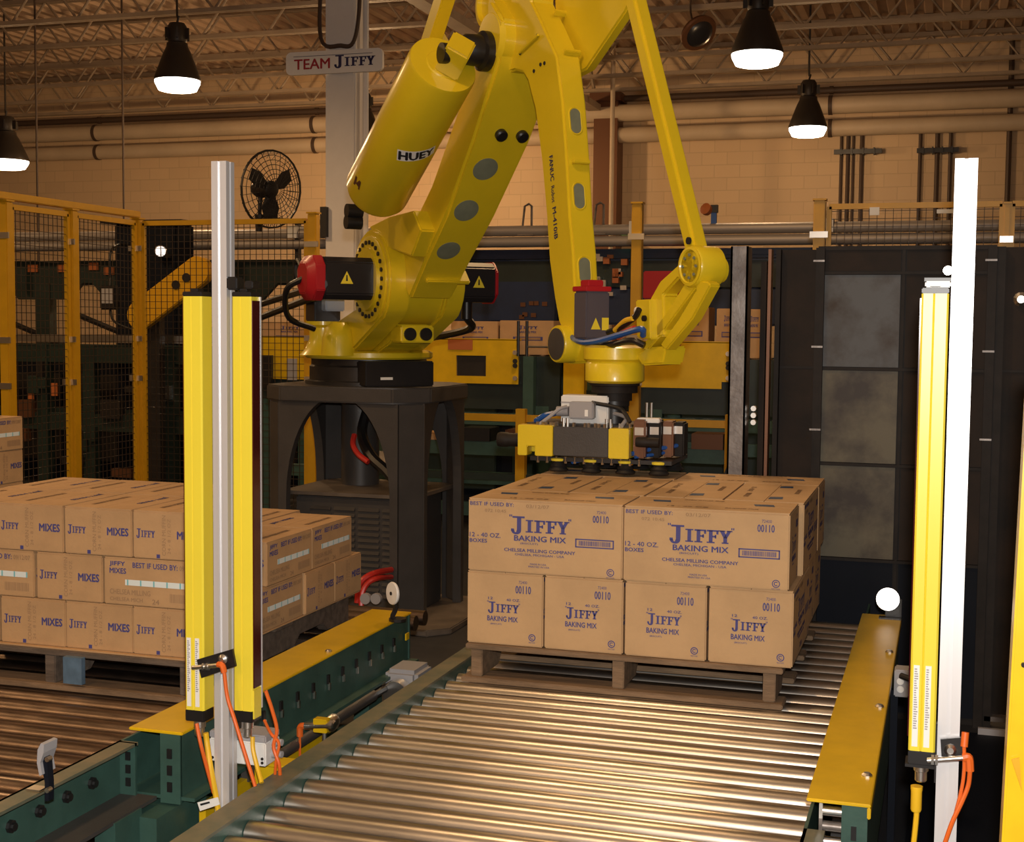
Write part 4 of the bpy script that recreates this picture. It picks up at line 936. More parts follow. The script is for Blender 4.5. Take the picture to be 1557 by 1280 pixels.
cable('red_hose', [ony(549, 930, 6.5), ony(551, 902, 6.52), ony(560, 886, 6.55), ony(575, 879, 6.6), ony(595, 877, 6.78)], .014, 'red_hose', 'lower of two red hoses bending up beside the pedestal foot', 'hose')
p = ony(548, 932, 6.52)
o = thing('valve_manifold', (p.x, 6.55, 0), 'low dark valve block with hose fittings below the red hoses', 'valve block')
MB().bx(p.x-.12, p.x+.22, 6.45, 6.6, 0, p.z-.02).build('block', 'black_steel', o, bevel=.01)
for k in range(4): MB().cyl((p.x-.08+k*.06, 6.5, p.z-.02), (p.x-.08+k*.06, 6.5, p.z+.02), .012, n=8).build('fitting', 'zinc', o)
for px in (556, 572):
    q = ony(px, 910, 6.44); MB().cyl((q.x, 6.455, q.z), (q.x, 6.43, q.z), .028, n=16).build('gauge', 'grey_plastic', o, smooth=True)

# ================================================================== ROBOT
B0 = Vector((BX, BY, 0)); Wp = atd(935, 560, 5.5)
U = Vector((Wp.x-BX, Wp.y-BY, 0)).normalized(); V = Vector((U.y, -U.x, 0)); ZU = Vector((0, 0, 1))
def L(u, v, z): return B0+U*u+V*v+ZU*z
def uz(px, py, v):
    d = ray(px, py); o = B0+V*v; tt = ((o-CAMP).dot(V))/d.dot(V); P = CAMP+d*tt
    return ((P-B0).dot(U), P.z)
def Q(px, py, v): return L(uz(px, py, v)[0], v, uz(px, py, v)[1])
rob = thing('palletizing_robot', (BX, BY, ZP), 'large yellow palletizing robot arm on the dark grey pedestal', 'robot')
Yw = 'robot_yellow'
# base ring and connector box
MB().lathe(L(0, 0, ZP), ZU, [(.36, 0), (.36, .02), (.335, .025), (.335, .10), (.325, .11), (.325, .145)], 40).build('base_ring', 'black_steel', rob, smooth=True)
o = MB().obox(L(.33, -.02, ZP+.07), U*.07, V*.20, ZU*.068).build('connector_box', 'black_steel', rob, bevel=.006)
a = Q(568, 567, .10); MB().obox(L(.402, .06, ZP+.045), U*.002, V*.035, ZU*.007).build('nameplate', 'sticker_white', o)
MB().lathe(L(0, 0, ZP+.145), ZU, [(.35, 0), (.36, .01), (.36, .035), (.34, .045)], 40).build('turntable', Yw, rob, smooth=True)
ZT = ZP+.185
# shoulder yoke
VO, VI = .215, .085
hu, hz = uz(563, 425, VO); RH = .262
def arcpts(cu, cz, r, a0, a1, n): return [(cu+r*math.cos(R(a0+(a1-a0)*k/n)), cz+r*math.sin(R(a0+(a1-a0)*k/n))) for k in range(n+1)]
prof = arcpts(hu, hz, RH, -48, 215, 22) + [(-.22, ZT+.10), (-.24, ZT), (.26, ZT), (.34, ZT+.03)]
for (v0, v1) in ((VI, VO), (-VO, -VI-.02)):
    MB().prism([L(a, v0, z) for a, z in prof], V*(v1-v0)).build('shoulder_plate', Yw, rob, bevel=.012)
MB().cyl(L(hu, -VI-.03, hz), L(hu, VI+.01, hz), .235, n=36).build('shoulder_drum', Yw, rob, smooth=True)
web = MB().prism([L(u, -VI-.02, z) for u, z in ((-.1, ZT), (.33, ZT), (.50, ZT+.05), (.56, ZT+.10), (.60, ZT+.19), (.50, ZT+.23), (.05, ZT+.22))], V*(VI*2+.02)).build('front_web', Yw, rob, bevel=.008)
for px in (623, 645):
    u_, z_ = uz(px, 508, .0); v_ = .055 if px == 623 else -.055
    v_ = .045 if px == 623 else -.045
    fu, fz = uz(623, 508, .045)
    if px == 623: MB().obox(L(fu-.07, 0, fz), U*.07, V*.095, ZU*.045).build('plug_boss', Yw, web, bevel=.008)
    MB().cyl(L(fu-.03, v_, fz), L(fu+.012, v_, fz), .034, n=18).build('bore_plug', 'black_plastic', web, smooth=True)
# hub face: flange, bolt ring, motor
MB().lathe(L(hu, VO, hz), V, [(.225, -.004), (.225, .008), (.21, .012), (.165, .012), (.16, .03), (.10, .03)], 40).build('hub_flange', Yw, rob, smooth=True)
src = None
for k in range(26):
    a = 2*PI*k/26
    if 150 < math.degrees(a) < 215: continue
    MB().cyl(L(hu+.192*math.cos(a), VO+.008, hz+.192*math.sin(a)), L(hu+.192*math.cos(a), VO+.020, hz+.192*math.sin(a)), .0115, n=8).build('hub_bolt', 'black_steel', rob)
def motor(v0, v1, cu, cz, h, lab, side, cl=1.0):
    s = 1 if v1 > v0 else -1; m_ = h
    body = MB().prism([L(cu+a*h, v0, cz+b_*h) for a, b_ in ((-1, -.75), (-.75, -1), (.75, -1), (1, -.75), (1, .75), (.75, 1), (-.75, 1), (-1, .75))], V*(v1-v0)).build('servo_motor', 'motor_black', rob, bevel=.006)
    h2 = h*1.06
    MB().loft([[L(cu+a*q, vv, cz+b_*q) for a, b_ in ((-1, -.55), (-.55, -1), (.55, -1), (1, -.55), (1, .55), (.55, 1), (-.55, 1), (-1, .55))] for q, vv in ((h2, v1), (h2, v1+s*.05*cl), (h*.72, v1+s*.085*cl))]).build('motor_cap', 'red_plastic', body, bevel=.004)
    u1 = cu+h+.0015; vm = (v0+v1)/2+s*.02
    tri = [(-.034, -.028), (.034, -.028), (0, .036)]
    MB().add([L(u1, vm-a, cz+b_) for a, b_ in tri], [(0, 1, 2)]).build('warning_label', 'curtain_yellow', body)
    MB().add([L(u1+.0008, vm-a, cz+b_) for a, b_ in ((-.005, -.014), (.005, -.014), (.003, .016), (-.003, .016))], [(0, 1, 2, 3)]).build('warning_mark', 'ink_black', body)
    return body
motor(VO+.02, VO+.29, hu+.01, hz+.0, .108, '', 1)
motor(-VO, -VO-.24, hu+.02, hz-.005, .105, '', -1, .3)
MB().cyl(L(hu+.02, -VO-.12, hz-.10), L(hu+.02, -VO-.12, hz-.20), .03, n=12).build('motor_connector', 'black_plastic', rob, smooth=True)
MB().tube([L(hu+.02, -VO-.12, hz-.19), L(hu-.1, -VO-.2, hz-.25), L(hu-.35, -VO-.1, hz-.3), L(hu-.6, -.1, hz-.34)], .022, 8).build('motor_cable', 'black_plastic', rob, smooth=True)
MB().tube([L(hu+.0, VO+.36, hz+.0), L(hu-.1, VO+.42, hz-.06), L(hu-.25, VO+.36, hz-.2), L(hu-.3, VO+.2, hz-.26)], .016, 8).build('motor_cable', 'black_plastic', rob, smooth=True)
# rear turret: J1 motor on a flared boss
mu, mv = .04, .29
MB().lathe(L(mu, mv, ZT-.02), ZU, [(.13, 0), (.10, .03), (.075, .09), (.075, .15), (.095, .165), (.095, .185)], 24).build('motor_boss', Yw, rob, smooth=True)
MB().lathe(L(mu+.17, mv-.03, ZT-.02), ZU, [(.10, 0), (.09, .10), (.075, .15), (.04, .18)], 20).build('gear_boss', Yw, rob, smooth=True)
b1 = MB().obox(L(mu, mv, ZT+.235), U*.075, V*.075, ZU*.07).build('turn_motor', 'motor_black', rob, bevel=.006)
MB().obox(L(mu+.10, mv-.02, ZT+.27), U*.04, V*.055, ZU*.05).build('encoder_cover', 'encoder_blue', b1, bevel=.006)
MB().tube([L(mu-.05, mv+.05, ZT+.3), L(mu-.1, mv+.12, ZT+.4), L(mu-.05, mv+.13, ZT+.5), L(hu-.05, VO+.34, hz+.02)], .012, 6).build('motor_cable', 'black_plastic', rob, smooth=True)
for a in range(5): MB().cyl(L(.30*math.cos(-.4+a*.45), .30*math.sin(-.4+a*.45)+.03, ZT-.01), L(.30*math.cos(-.4+a*.45), .30*math.sin(-.4+a*.45)+.03, ZT+.012), .014, n=8).build('turntable_bolt', 'black_steel', rob)
# lower arm: box beam lofted along its length
def beam(name, secs, bev=.014):
    S = []
    for (fx, rx, vl, vr) in secs: S.append([L(fx[0], vl, fx[1]), L(fx[0], vr, fx[1]), L(rx[0], vr, rx[1]), L(rx[0], vl, rx[1])])
    return MB().loft(S).build(name, Yw, rob, bevel=bev)
VL = .125
fr = [uz(*p, VL) for p in ((628, 455), (645, 400), (678, 328), (719, 214), (742, 140), (757, 95), (764, 30))]
fr[0] = (fr[0][0]-.05, fr[0][1])
dv = [(-.11,), (-.125,), (-.135,), (-.165,), (-.175,), (-.15,), (-.13,)]
bk = [.30, .25, .235, .23, .22, .20, .18]
secs = []
for i, (u_, z_) in enumerate(fr):
    n2 = Vector((-.72, .69)); secs.append(((u_, z_), (u_+n2.x*bk[i], z_+n2.y*bk[i]), VL, dv[i][0]))
la = beam('lower_arm', secs)
def on_front(px, py, la_v):     # point of the lower arm's front face under a pixel, at lateral v
    return uz(px, py, la_v)
fdir = (L(*[fr[3][0], 0, fr[3][1]])-L(*[fr[2][0], 0, fr[2][1]])).normalized(); fn = V.cross(fdir).normalized()
if fn.dot(CAMP-L(fr[2][0], 0, fr[2][1])) < 0: fn = -fn
def face_pt(px, py):   # intersect the sight line with the front face plane between sections
    best = None
    for i in range(len(fr)-1):
        p0 = L(fr[i][0], 0, fr[i][1]); dd = (L(fr[i+1][0], 0, fr[i+1][1])-p0); n_ = V.cross(dd).normalized()
        d = ray(px, py); tt = (p0-CAMP).dot(n_)/d.dot(n_); P = CAMP+d*tt; s = (P-p0).dot(dd)/dd.length_squared
        if -.02 <= s <= 1.02:
            if n_.dot(CAMP-P) < 0: n_ = -n_
            best = (P, dd.normalized(), n_)
    return best
for (px, py, r1) in ((738, 257, .062), (709, 320, .062), (682, 381, .060)):
    P, dd, n_ = face_pt(px, py)
    MB().lathe(P, n_, [(r1, -.004), (r1, .0018), (r1-.004, .0024)], 28).build('cover_plate', 'cover_grey', la, smooth=True)
for (px, py) in ((761, 204), (793, 206)):
    P, dd, n_ = face_pt(px, py)
    MB().lathe(P, n_, [(.029, -.01), (.029, .02), (.022, .026)], 20).build('bore_plug', 'black_plastic', la, smooth=True)
# shelf flange at the arm root
P, dd, n_ = face_pt(680, 425)
MB().obox(P-n_*.02, V*.12, dd*.012, n_*.045).build('root_shelf', Yw, la, bevel=.006)
# forearm with elbow casting: side profile cut from plate, tapering to the wrist
VF = .058
ridge = [uz(*p, VF) for p in ((812, -60), (807, 0), (823, 33), (846, 85), (855, 155), (860.5, 232), (866, 330), (871, 384), (873.5, 436), (878, 470), (884, 505))]
left = [uz(*p, VF) for p in ((862, 520), (849, 490), (842.5, 454), (834.7, 397), (830, 325), (823, 245), (813, 167), (802, 124))]
arch_ = [uz(*p, VF) for p in ((794, 110), (782, 107), (768, 112), (758, 122))]
elb = [uz(*p, VF) for p in ((741, 100), (733, 60), (737, 20), (746, -60))]
prof = ridge+left+arch_+elb
fa = MB().prism([L(a, VF, z) for a, z in prof], V*(-2*VF)).build('upper_arm', Yw, rob, bevel=.010)
fr = ridge[1:]
for (px, py, rw, rh) in ((875, 184, .028, .056), (880.5, 298, .028, .056), (889, 411, .030, .056)):
    P, dd, n_ = face_pt(px, py)
    if dd.z < 0: dd = -dd
    e1 = V if V.dot(_rt2) > 0 else -V
    pts = []
    for k in range(24):
        a = 2*PI*k/24; pts.append(P+e1*(rw*math.cos(a))+dd*((rh-rw)*(1 if math.sin(a) > 0 else -1)+rw*math.sin(a)))
    MB().prism([p-n_*.004 for p in pts], n_*.006).build('cover_plate', 'cover_grey', fa)
    pts2 = [P+(p-P)*1.0 for p in pts]; MB().tube(pts2+[pts2[0]], .004, 5, False).build('cover_rim', Yw, fa, smooth=True)
for (px, py) in ((853, 24), (868, 83), (881, 247)):
    P, dd, n_ = face_pt(px, py); MB().obox(P+n_*.012, V*.040, dd*.009, n_*.012).build('cable_clamp', Yw, fa, bevel=.003)
# lettering down the forearm's side
def side_map(p0, p1, wpx):
    a = Vector(uz(*p0, VF)); b_ = Vector(uz(*p1, VF)); d = (b_-a); n2 = Vector((d.y, -d.x)).normalized()*wpx
    def f(s, tt):
        q = a+d*s+n2*(tt-.5); return L(q.x, VF+.0012, q.y)
    return f
f = side_map((838, 237), (846, 363), -.030)
mb = MB(); put_text(mb, 'FANUC', 0, .30, 0, 1, f, .03); put_text(mb, 'Robot', .36, .56, .0, .9, f); put_text(mb, 'M-410iB', .62, 1.0, 0, 1, f, .03); mb.build('lettering', 'ink_navy', fa)
for (a, b_) in (((790, 80), (818, 53)), ((836, -30), (826, -6))):
    MB().tube([Q(*a, VF+.008), Q(*b_, VF+.008)], .006, 6, False).build('casting_rib', Yw, fa)
mb = MB()
for (px, py) in ((776, 26), (756, 43), (791, 81), (817, 54), (812, 108), (822, 98), (828, 96)): p = Q(px, py, VF+.001); mb.cyl(p-V*.002, p+V*.003, .008, n=8)
mb.build('plug', 'ink_black', fa)
# elbow pivot boss and the balance cylinder's black pin boss
eu, ez = uz(752, 60, VF+.04); MB().lathe(L(eu, VF, ez), V, [(.13, -.02), (.13, .05), (.11, .07), (.06, .072)], 30).build('elbow_hub', Yw, rob, smooth=True)
pu, pz = uz(728, 77, .17); MB().lathe(L(pu, .11, pz), V, [(.082, -.04), (.088, .0), (.088, .05), (.07, .06), (.066, .13), (.05, .15)], 26).build('cylinder_pin', 'black_plastic', rob, smooth=True)
eu2, ez2 = uz(742, 5, VF+.02); MB().lathe(L(eu2, VF, ez2), V, [(.11, -.02), (.11, .03), (.085, .035), (.085, .01)], 26).build('rear_hub', Yw, rob, smooth=True)
# balance cylinder
VC = .33
c0 = Q(572, 292, VC); c1 = Q(674, 98, VC); ca = (c1-c0).normalized(); Lc = (c1-c0).length; rc = .158
bc = MB().lathe(c0, ca, [(.05, -.035), (rc*.6, -.03), (rc*.9, -.012), (rc, .02), (rc, Lc-.015), (rc*.97, Lc), (.08, Lc), (.075, Lc+.005)], 44).build('balance_cylinder', Yw, rob, smooth=True)
sd = ca.cross((CAMP-c0)).normalized()            # across the picture
nd = sd.cross(ca).normalized()
if nd.dot(CAMP-c0) < 0: nd = -nd
if sd.dot(_rt2) < 0: sd = -sd
def cylmap(ctr, wang, hgt, tilt=0.0):
    pc = None
    d = ray(*ctr); best = None
    for k in range(400):
        a = -PI/2+PI*k/400; dirv = nd*math.cos(a)+sd*math.sin(a)
        for j in (0,):
            pass
        # project centre line point on the surface along the axis
        base = c0+dirv*rc; n_ = d.cross(ca).cross(d).normalized()
        tt = (CAMP-base).dot(n_)/ca.dot(n_); P = base+ca*tt; e = ((P-CAMP)-d*((P-CAMP).dot(d)/d.dot(d))).length
        if best is None or e < best[0]: best = (e, a, tt)
    a0, t0 = best[1], best[2]
    def f(s, tt):
        x = (s-.5)*wang; y = (tt-.5)*hgt; ca_, sa_ = math.cos(tilt), math.sin(tilt)
        x2 = x*ca_-y*sa_; y2 = x*sa_+y*ca_
        a = a0+x2/rc; return c0+(nd*math.cos(a)+sd*math.sin(a))*(rc+.0012)+ca*(t0+y2)
    return f, (a0, t0)
f, _ = cylmap((634, 237), .185, .068, .30)
mb = MB(); 
for k in range(10): mb.add([f(k/10, 0), f((k+1)/10, 0), f((k+1)/10, 1), f(k/10, 1)], [(0, 1, 2, 3)])
st = mb.build('sticker', 'sticker_white', bc)
mb = MB(); g = lambda s, tt: f(s, tt)+nd*.0012
put_text(mb, 'HUEY', .05, .95, .12, .88, g, .05); mb.build('lettering', 'ink_black', st)
f, _ = cylmap((543, 278), .05, .05, .2)
mb = MB(); mb.add([f(0, 0), f(1, 0), f(1, 1), f(0, 1)], [(0, 1, 2, 3)]); mb.build('data_plate', 'copper_dark', bc)
# clevis block on the cylinder head
k0 = c1; sdv = V
clv = MB().obox(c1+ca*.075+sd*.03, ca*.075, sd*.055, nd*.06).build('clevis', Yw, bc, bevel=.008)
MB().cyl(c1+ca*.085+sd*.03+V*.03, c1+ca*.085+sd*.03+V*.075, .045, n=20).build('clevis_pin', 'black_plastic', bc, smooth=True)
# cylinder foot bracket
q0 = Q(575, 335, VC-.05)
MB().obox(c0-ca*.09+V*-.02, ca*.07, V*.05, U*.05).build('foot_clevis', Yw, bc, bevel=.008)
for (px, py) in ((541, 321), (540, 338)): p = Q(px, py, VC+.05); MB().cyl(p-V*.03, p+V*.05, .035, n=14).build('foot_pin', 'black_plastic', bc, smooth=True)
MB().prism([Q(*p, .20) for p in ((560, 345), (590, 330), (628, 320), (640, 350), (625, 390), (585, 375))], -V*.1).build('foot_bracket', Yw, rob, bevel=.008)
# rear levelling link, running up out of the picture behind the cylinder
def link(name, a, b_, hw, hd, bev=.006):
    d = (b_-a).normalized(); e = V.cross(d).normalized()
    return MB().obox((a+b_)/2, d*((b_-a).length/2), V*hw, e*hd).build(name, Yw, rob, bevel=bev)
link('rear_link', Q(588, 318, .02), Q(672, 55, .02), .03, .045)
link('rear_link', Q(650, 80, .10), Q(698, -70, .10), .035, .045)
link('triangle_arm', Q(690, -72, .10), Q(775, -62, .10), .03, .05)
# elbow triangle and front levelling rod
tri = [uz(*p, -.09) for p in ((845, -60), (960, -60), (966, -5), (955, 18), (895, 106), (872, 118), (850, 60))]
MB().prism([L(a, -.075, z) for a, z in tri], V*-.05).build('elbow_triangle', Yw, rob, bevel=.008)
ra, rb = Q(957, -40, -.10), Q(1064, 398, -.10)
link('levelling_rod', ra, rb, .034, .034, .012)
a = Q(1047, 366, -.06); MB().cyl(a-V*.004, a+V*.004, .014, n=10).build('plug', 'ink_black', rob)
# wrist bracket
VB = -.03
ju, jz = uz(1052, 405, VB)
MB().lathe(L(ju, VB-.11, jz), V, [(.055, 0), (.075, .01), (.078, .11), (.072, .118)], 28).build('wrist_link_hub', Yw, rob, smooth=True)
hubf = MB().lathe(L(ju, VB+.006, jz), V, [(.068, 0), (.072, .006), (.062, .008), (.058, .002), (.02, .002)], 28).build('hub_cover', Yw, rob, smooth=True)
mb = MB()
for k in range(8): a = k*PI/4; p = L(ju+.042*math.cos(a), VB+.012, jz+.042*math.sin(a)); mb.cyl(p-V*.002, p+V*.003, .006, n=6)
mb.build('cover_screw', 'cover_grey', hubf)
p = Q(1080, 410, VB-.10); MB().cyl(p-V*.0, p-V*.05, .048, n=18).build('rod_end', Yw, rob, smooth=True)
arm1 = [(1035, 398), (1046, 425), (1030, 424), (1008, 448), (1010, 512), (990, 512), (988, 453), (1002, 428)]
MB().prism([Q(*p, VB) for p in arm1], -V*.07).build('wrist_bracket_arm', Yw, rob, bevel=.008)
arm2 = [(1052, 432), (1076, 428), (1082, 432), (1040, 510), (1008, 556), (985, 556), (975, 535), (1000, 505)]
MB().prism([Q(*p, VB) for p in [(1055, 425), (1076, 428), (1080, 434), (1052, 485), (1012, 533), (1003, 524), (1030, 486), (1058, 440)]], -V*.05).build('wrist_bracket_arm', Yw, rob, bevel=.006)
MB().prism([Q(*p, VB) for p in ((1042, 428), (1058, 436), (1002, 512), (985, 532), (972, 530), (1010, 478))], -V*.07).build('wrist_bracket_arm', Yw, rob, bevel=.006)
MB().prism([Q(*p, VB) for p in ((985, 528), (1012, 526), (1006, 554), (975, 556), (965, 540))], -V*.10).build('wrist_bracket_foot', Yw, rob, bevel=.008)
bx_ = MB().prism([Q(*p, VB+.03) for p in ((966, 456), (988, 455), (989, 516), (968, 514))], -V*.12).build('valve_block', Yw, rob, bevel=.005)
p = Q(971, 473, VB+.035); MB().lathe(p, V, [(.016, 0), (.016, .012), (.01, .016)], 14).build('air_fitting', 'white_plastic', bx_, smooth=True)
p = Q(981, 484, VB+.035); MB().lathe(p, V, [(.012, 0), (.012, .01)], 10).build('air_fitting', 'steel_frame', bx_)
# wrist: roll drum, carrier, tool ring
wu, wz = uz(935, 556, 0)
zb = uz(935, 582, 0)[1]; zt_ = uz(935, 526, 0)[1]
MB().lathe(L(wu, 0, zb), ZU, [(.105, 0), (.118, .01), (.118, .075), (.11, .085), (.125, .095), (.125, .14), (.10, .15)], 40).build('wrist_ring', Yw, rob, smooth=True)
MB().lathe(L(wu, 0, zb-.07), ZU, [(.07, 0), (.07, .03), (.092, .032), (.092, .058), (.10, .06), (.10, .07)], 32).build('tool_flange', 'steel_frame', rob, smooth=True)
du, dz = uz(846, 523, .10)
drum = MB().lathe(L(du, .10, dz), -V, [(.074, 0), (.078, .006), (.078, .20), (.07, .21)], 30).build('wrist_drum', Yw, rob, smooth=True)
MB().lathe(L(du, .10, dz), V, [(.066, -.004), (.066, .004), (.058, .005)], 30).build('drum_cap', 'pedestal_grey', drum, smooth=True)
MB().prism([Q(*p, .03) for p in ((858, 500), (885, 512), (905, 530), (905, 552), (862, 553), (850, 540))], -V*.10).build('wrist_carrier', Yw, rob, bevel=.010)
# wrist motor
m0 = Q(899, 515, .04)
mo = MB().obox(m0+ZU*.095, U*.05, V*.055, ZU*.095).build('wrist_motor', 'motor_grey', rob, bevel=.006)
MB().obox(m0+ZU*.20+U*.0, U*.055, V*.06, ZU*.010).build('motor_cap', 'red_plastic', mo, bevel=.003); MB().obox(m0+ZU*.222, U*.032, V*.036, ZU*.014).build('motor_cap', 'red_plastic', mo, bevel=.004)
pf = m0+U*.0512
MB().add([pf+V*.033+ZU*.038, pf-V*.012+ZU*.038, pf+V*.011+ZU*.085], [(0, 1, 2)]).build('warning_label', 'curtain_yellow', mo)
MB().add([pf-V*.018+ZU*.035, pf-V*.05+ZU*.035, pf-V*.05+ZU*.085, pf-V*.018+ZU*.085], [(0, 1, 2, 3)]).build('caution_label', 'curtain_yellow', mo)
MB().tube([Q(868, 512, .06), Q(885, 520, .09), Q(910, 518, .09), Q(945, 508, .07), Q(975, 500, .06), Q(978, 510, .04)], .012, 8).build('blue_hose', 'blue_hose', rob, smooth=True)
MB().tube([Q(900, 526, .05), Q(930, 524, .07), Q(960, 518, .06), Q(980, 525, .03)], .013, 8).build('black_hose', 'black_plastic', rob, smooth=True)
MB().tube([Q(925, 505, .03), Q(945, 497, .05), Q(965, 482, .05), Q(972, 470, .05)], .012, 8).build('black_hose', 'black_plastic', rob, smooth=True)
MB().tube([Q(935, 502, .05), Q(950, 488, .06), Q(962, 484, .06)], .010, 8).build('yellow_hose', 'yellow_cable', rob, smooth=True)
MB().tube([Q(940, 512, .04), Q(952, 505, .05), Q(965, 500, .05)], .014, 8).build('red_hose', 'red_hose', rob, smooth=True)

# ------------------------------------------------------------------ vacuum gripper
Yg = None
gz1 = 0
gc = L(wu, 0, zb-.07)
gr = thing('vacuum_gripper', gc, 'yellow and black vacuum gripper with suction cups under the robot wrist', 'gripper')
# frame: front beam under the line of sight, aligned with the conveyor
yf = gc.y-.20
def G(px, py, y=None): return ony(px, py, yf if y is None else y)
zt2 = G(870, 648).z; zb2 = G(870, 695).z
xl, xm, xn, xr = G(787, 670).x, G(840, 670).x, G(925, 670).x, G(956, 670).x
nx0, nx1, nz = G(801, 690).x, G(813, 690).x, G(806, 678).z
MB().prism([(xl, yf, zt2), (xm, yf, zt2), (xm, yf, zb2), (nx1, yf, zb2), (nx1, yf, nz), (nx0, yf, nz), (nx0, yf, zb2), (xl, yf, zb2)], (0, .07, 0)).build('end_block', Yw, gr, bevel=.003)
MB().bx(xn, xr, yf, yf+.34, zb2, zt2-.004).build('end_block', Yw, gr, bevel=.003)
MB().bx(xm+.002, xn-.002, yf+.004, yf+.07, zb2+.004, zt2-.004).build('centre_beam', 'pedestal_grey', gr, bevel=.003)
MB().bx(xl+.01, xm, yf+.07, yf+.34, zb2+.01, zt2-.006).build('side_beam', Yw, gr, bevel=.003)
MB().bx(xl+.02, xr-.01, yf+.06, yf+.34, zt2-.02, zt2+.004).build('top_plate', 'black_steel', gr)
MB().bx(xl+.04, xr+.16, yf+.04, yf+.38, zb2-.022, zb2-.006).build('cup_plate', 'black_steel', gr)
MB().lathe(gc, -ZU, [(.06, 0), (.06, .02), (.05, .03), (.05, gc.z-zt2)], 20).build('neck', 'black_steel', gr, smooth=True)
wb = MB().bx(G(853, 600, yf+.12).x, G(925, 600, yf+.12).x, yf+.12, yf+.22, zt2+.004, G(880, 601, yf+.12).z).build('valve_box', 'white_plastic', gr, bevel=.005)
MB().bx(wb_x0 := G(853, 600, yf+.12).x, G(925, 600, yf+.12).x, yf+.118, yf+.222, G(880, 613, yf+.12).z, G(880, 611, yf+.12).z).build('lid_seam', 'grey_plastic', wb)
gb = MB().bx(G(865, 625, yf+.07).x, G(902, 625, yf+.07).x, yf+.07, yf+.118, G(880, 637, yf+.07).z, G(880, 611, yf+.07).z).build('switch_box', 'grey_plastic', gr, bevel=.005)
MB().bx(G(889, 627, yf+.068).x, G(894, 627, yf+.068).x, yf+.068, yf+.0702, G(889, 633, yf+.07).z, G(889, 623, yf+.07).z).build('label', 'sticker_white', gb)
MB().cyl(G(847, 625, yf+.1), G(865, 625, yf+.1), .02, n=12).build('cable_gland', 'grey_plastic', gr, smooth=True)
for px in (857, 863, 922, 928, 983, 990):
    y = yf+.03 if px < 950 else yf+.16
    p = G(px, 645, y); h = .03 if px < 950 else .09; MB().cyl((p.x, y, zt2-.004), (p.x, y, zt2+h), .006, n=8).build('stud', 'zinc', gr, smooth=True)
for k in range(18):
    p = G(random.uniform(815, 960), 646, yf+random.uniform(.01, .06)); MB().cyl((p.x, p.y, zt2-.004), (p.x, p.y, zt2+.012), .007, n=6).build('bolt', 'zinc', gr)
for k in range(12):
    p = G(818+k*14, 700, yf+.045); MB().cyl((p.x, yf+.045, zb2-.03), (p.x, yf+.045, zb2-.004), .006, n=6).build('bolt', 'zinc', gr)
# right-hand cluster: vacuum generators
for k, (px, y, m, r) in enumerate(((972, .05, 'copper_dark', .035), (995, .10, 'steel_frame', .035), (1015, .14, 'copper_dark', .032), (1032, .18, 'steel_frame', .03))):
    p = G(px, 660, yf+y); MB().bx(p.x-r*.7, p.x+r*.7, yf+y, yf+y+.09, zb2+.0, zt2+.03-.005*k).build('vacuum_generator', m, gr, bevel=.006)
    MB().bx(p.x-r*.5, p.x+r*.5, yf+y-.004, yf+y, zt2-.03, zt2+.0).build('generator_clamp', 'zinc', gr)
for (px, py, y, r) in ((765, 668, .08, .027), (975, 672, .02, .018)):
    p = G(px, py, yf+y); MB().lathe(p, (1, 0, 0), [(r, -.02), (r*1.1, -.01), (r*1.1, .02), (r, .025), (r, .07)], 18).build('silencer', 'steel_frame', gr, smooth=True)
p = G(985, 640, yf+.1); MB().bx(p.x-.04, p.x+.05, p.y-.02, p.y+.03, p.z-.006, p.z+.012).build('manifold', 'white_plastic', gr, bevel=.003)
# hoses and blue tubes
for (pts, r, m) in (([(945, 648, .05), (952, 636, .1), (940, 630, .14), (925, 628, .18)], .008, 'grey_plastic'), ([(960, 690, .05), (985, 684, .1), (1015, 680, .15), (1035, 676, .2)], .009, 'blue_hose'),
                    ([(965, 695, .05), (1000, 690, .12), (1030, 684, .2)], .007, 'blue_hose'), ([(870, 702, .05), (890, 698, .1), (905, 702, .14)], .010, 'blue_hose'), ([(815, 640, .1), (828, 632, .14), (845, 628, .1), (850, 625, .1)], .012, 'blue_hose'),
                    ([(820, 645, .06), (835, 634, .05), (850, 622, .06), (862, 618, .08)], .007, 'grey_plastic'), ([(900, 612, .12), (940, 620, .1), (950, 628, .06), (958, 642, .04)], .008, 'rubber_black')):
    MB().tube([G(a, b_, yf+c_) for a, b_, c_ in pts], r, 8).build('air_hose', m, gr, smooth=True)
# suction cups
ztop = Z1+HB
for row, (yy, xs) in enumerate(((.06, (849, 899, 951, 1002)), (.26, (868, 921, 974, 1024)))):
    for px in xs:
        x = G(px, 713, yf+yy).x; y = yf+yy; zc = zb2-.022; hgt = zc-ztop-.012
        cup = MB().lathe((x, y, ztop+.012), ZU, [(.036, 0), (.040, .006), (.030, .016), (.034, .022), (.026, .03), (.02, .04)], 24).build('suction_cup', 'rubber_black', gr, smooth=True)
        MB().lathe((x, y, ztop+.052), ZU, [(.030, 0), (.032, .004), (.032, .009), (.024, .012)], 24).build('cup_ring', 'curtain_yellow', cup, smooth=True)
        MB().cyl((x, y, ztop+.05), (x, y, zc), .012, n=10).build('cup_stem', 'zinc', cup, smooth=True)

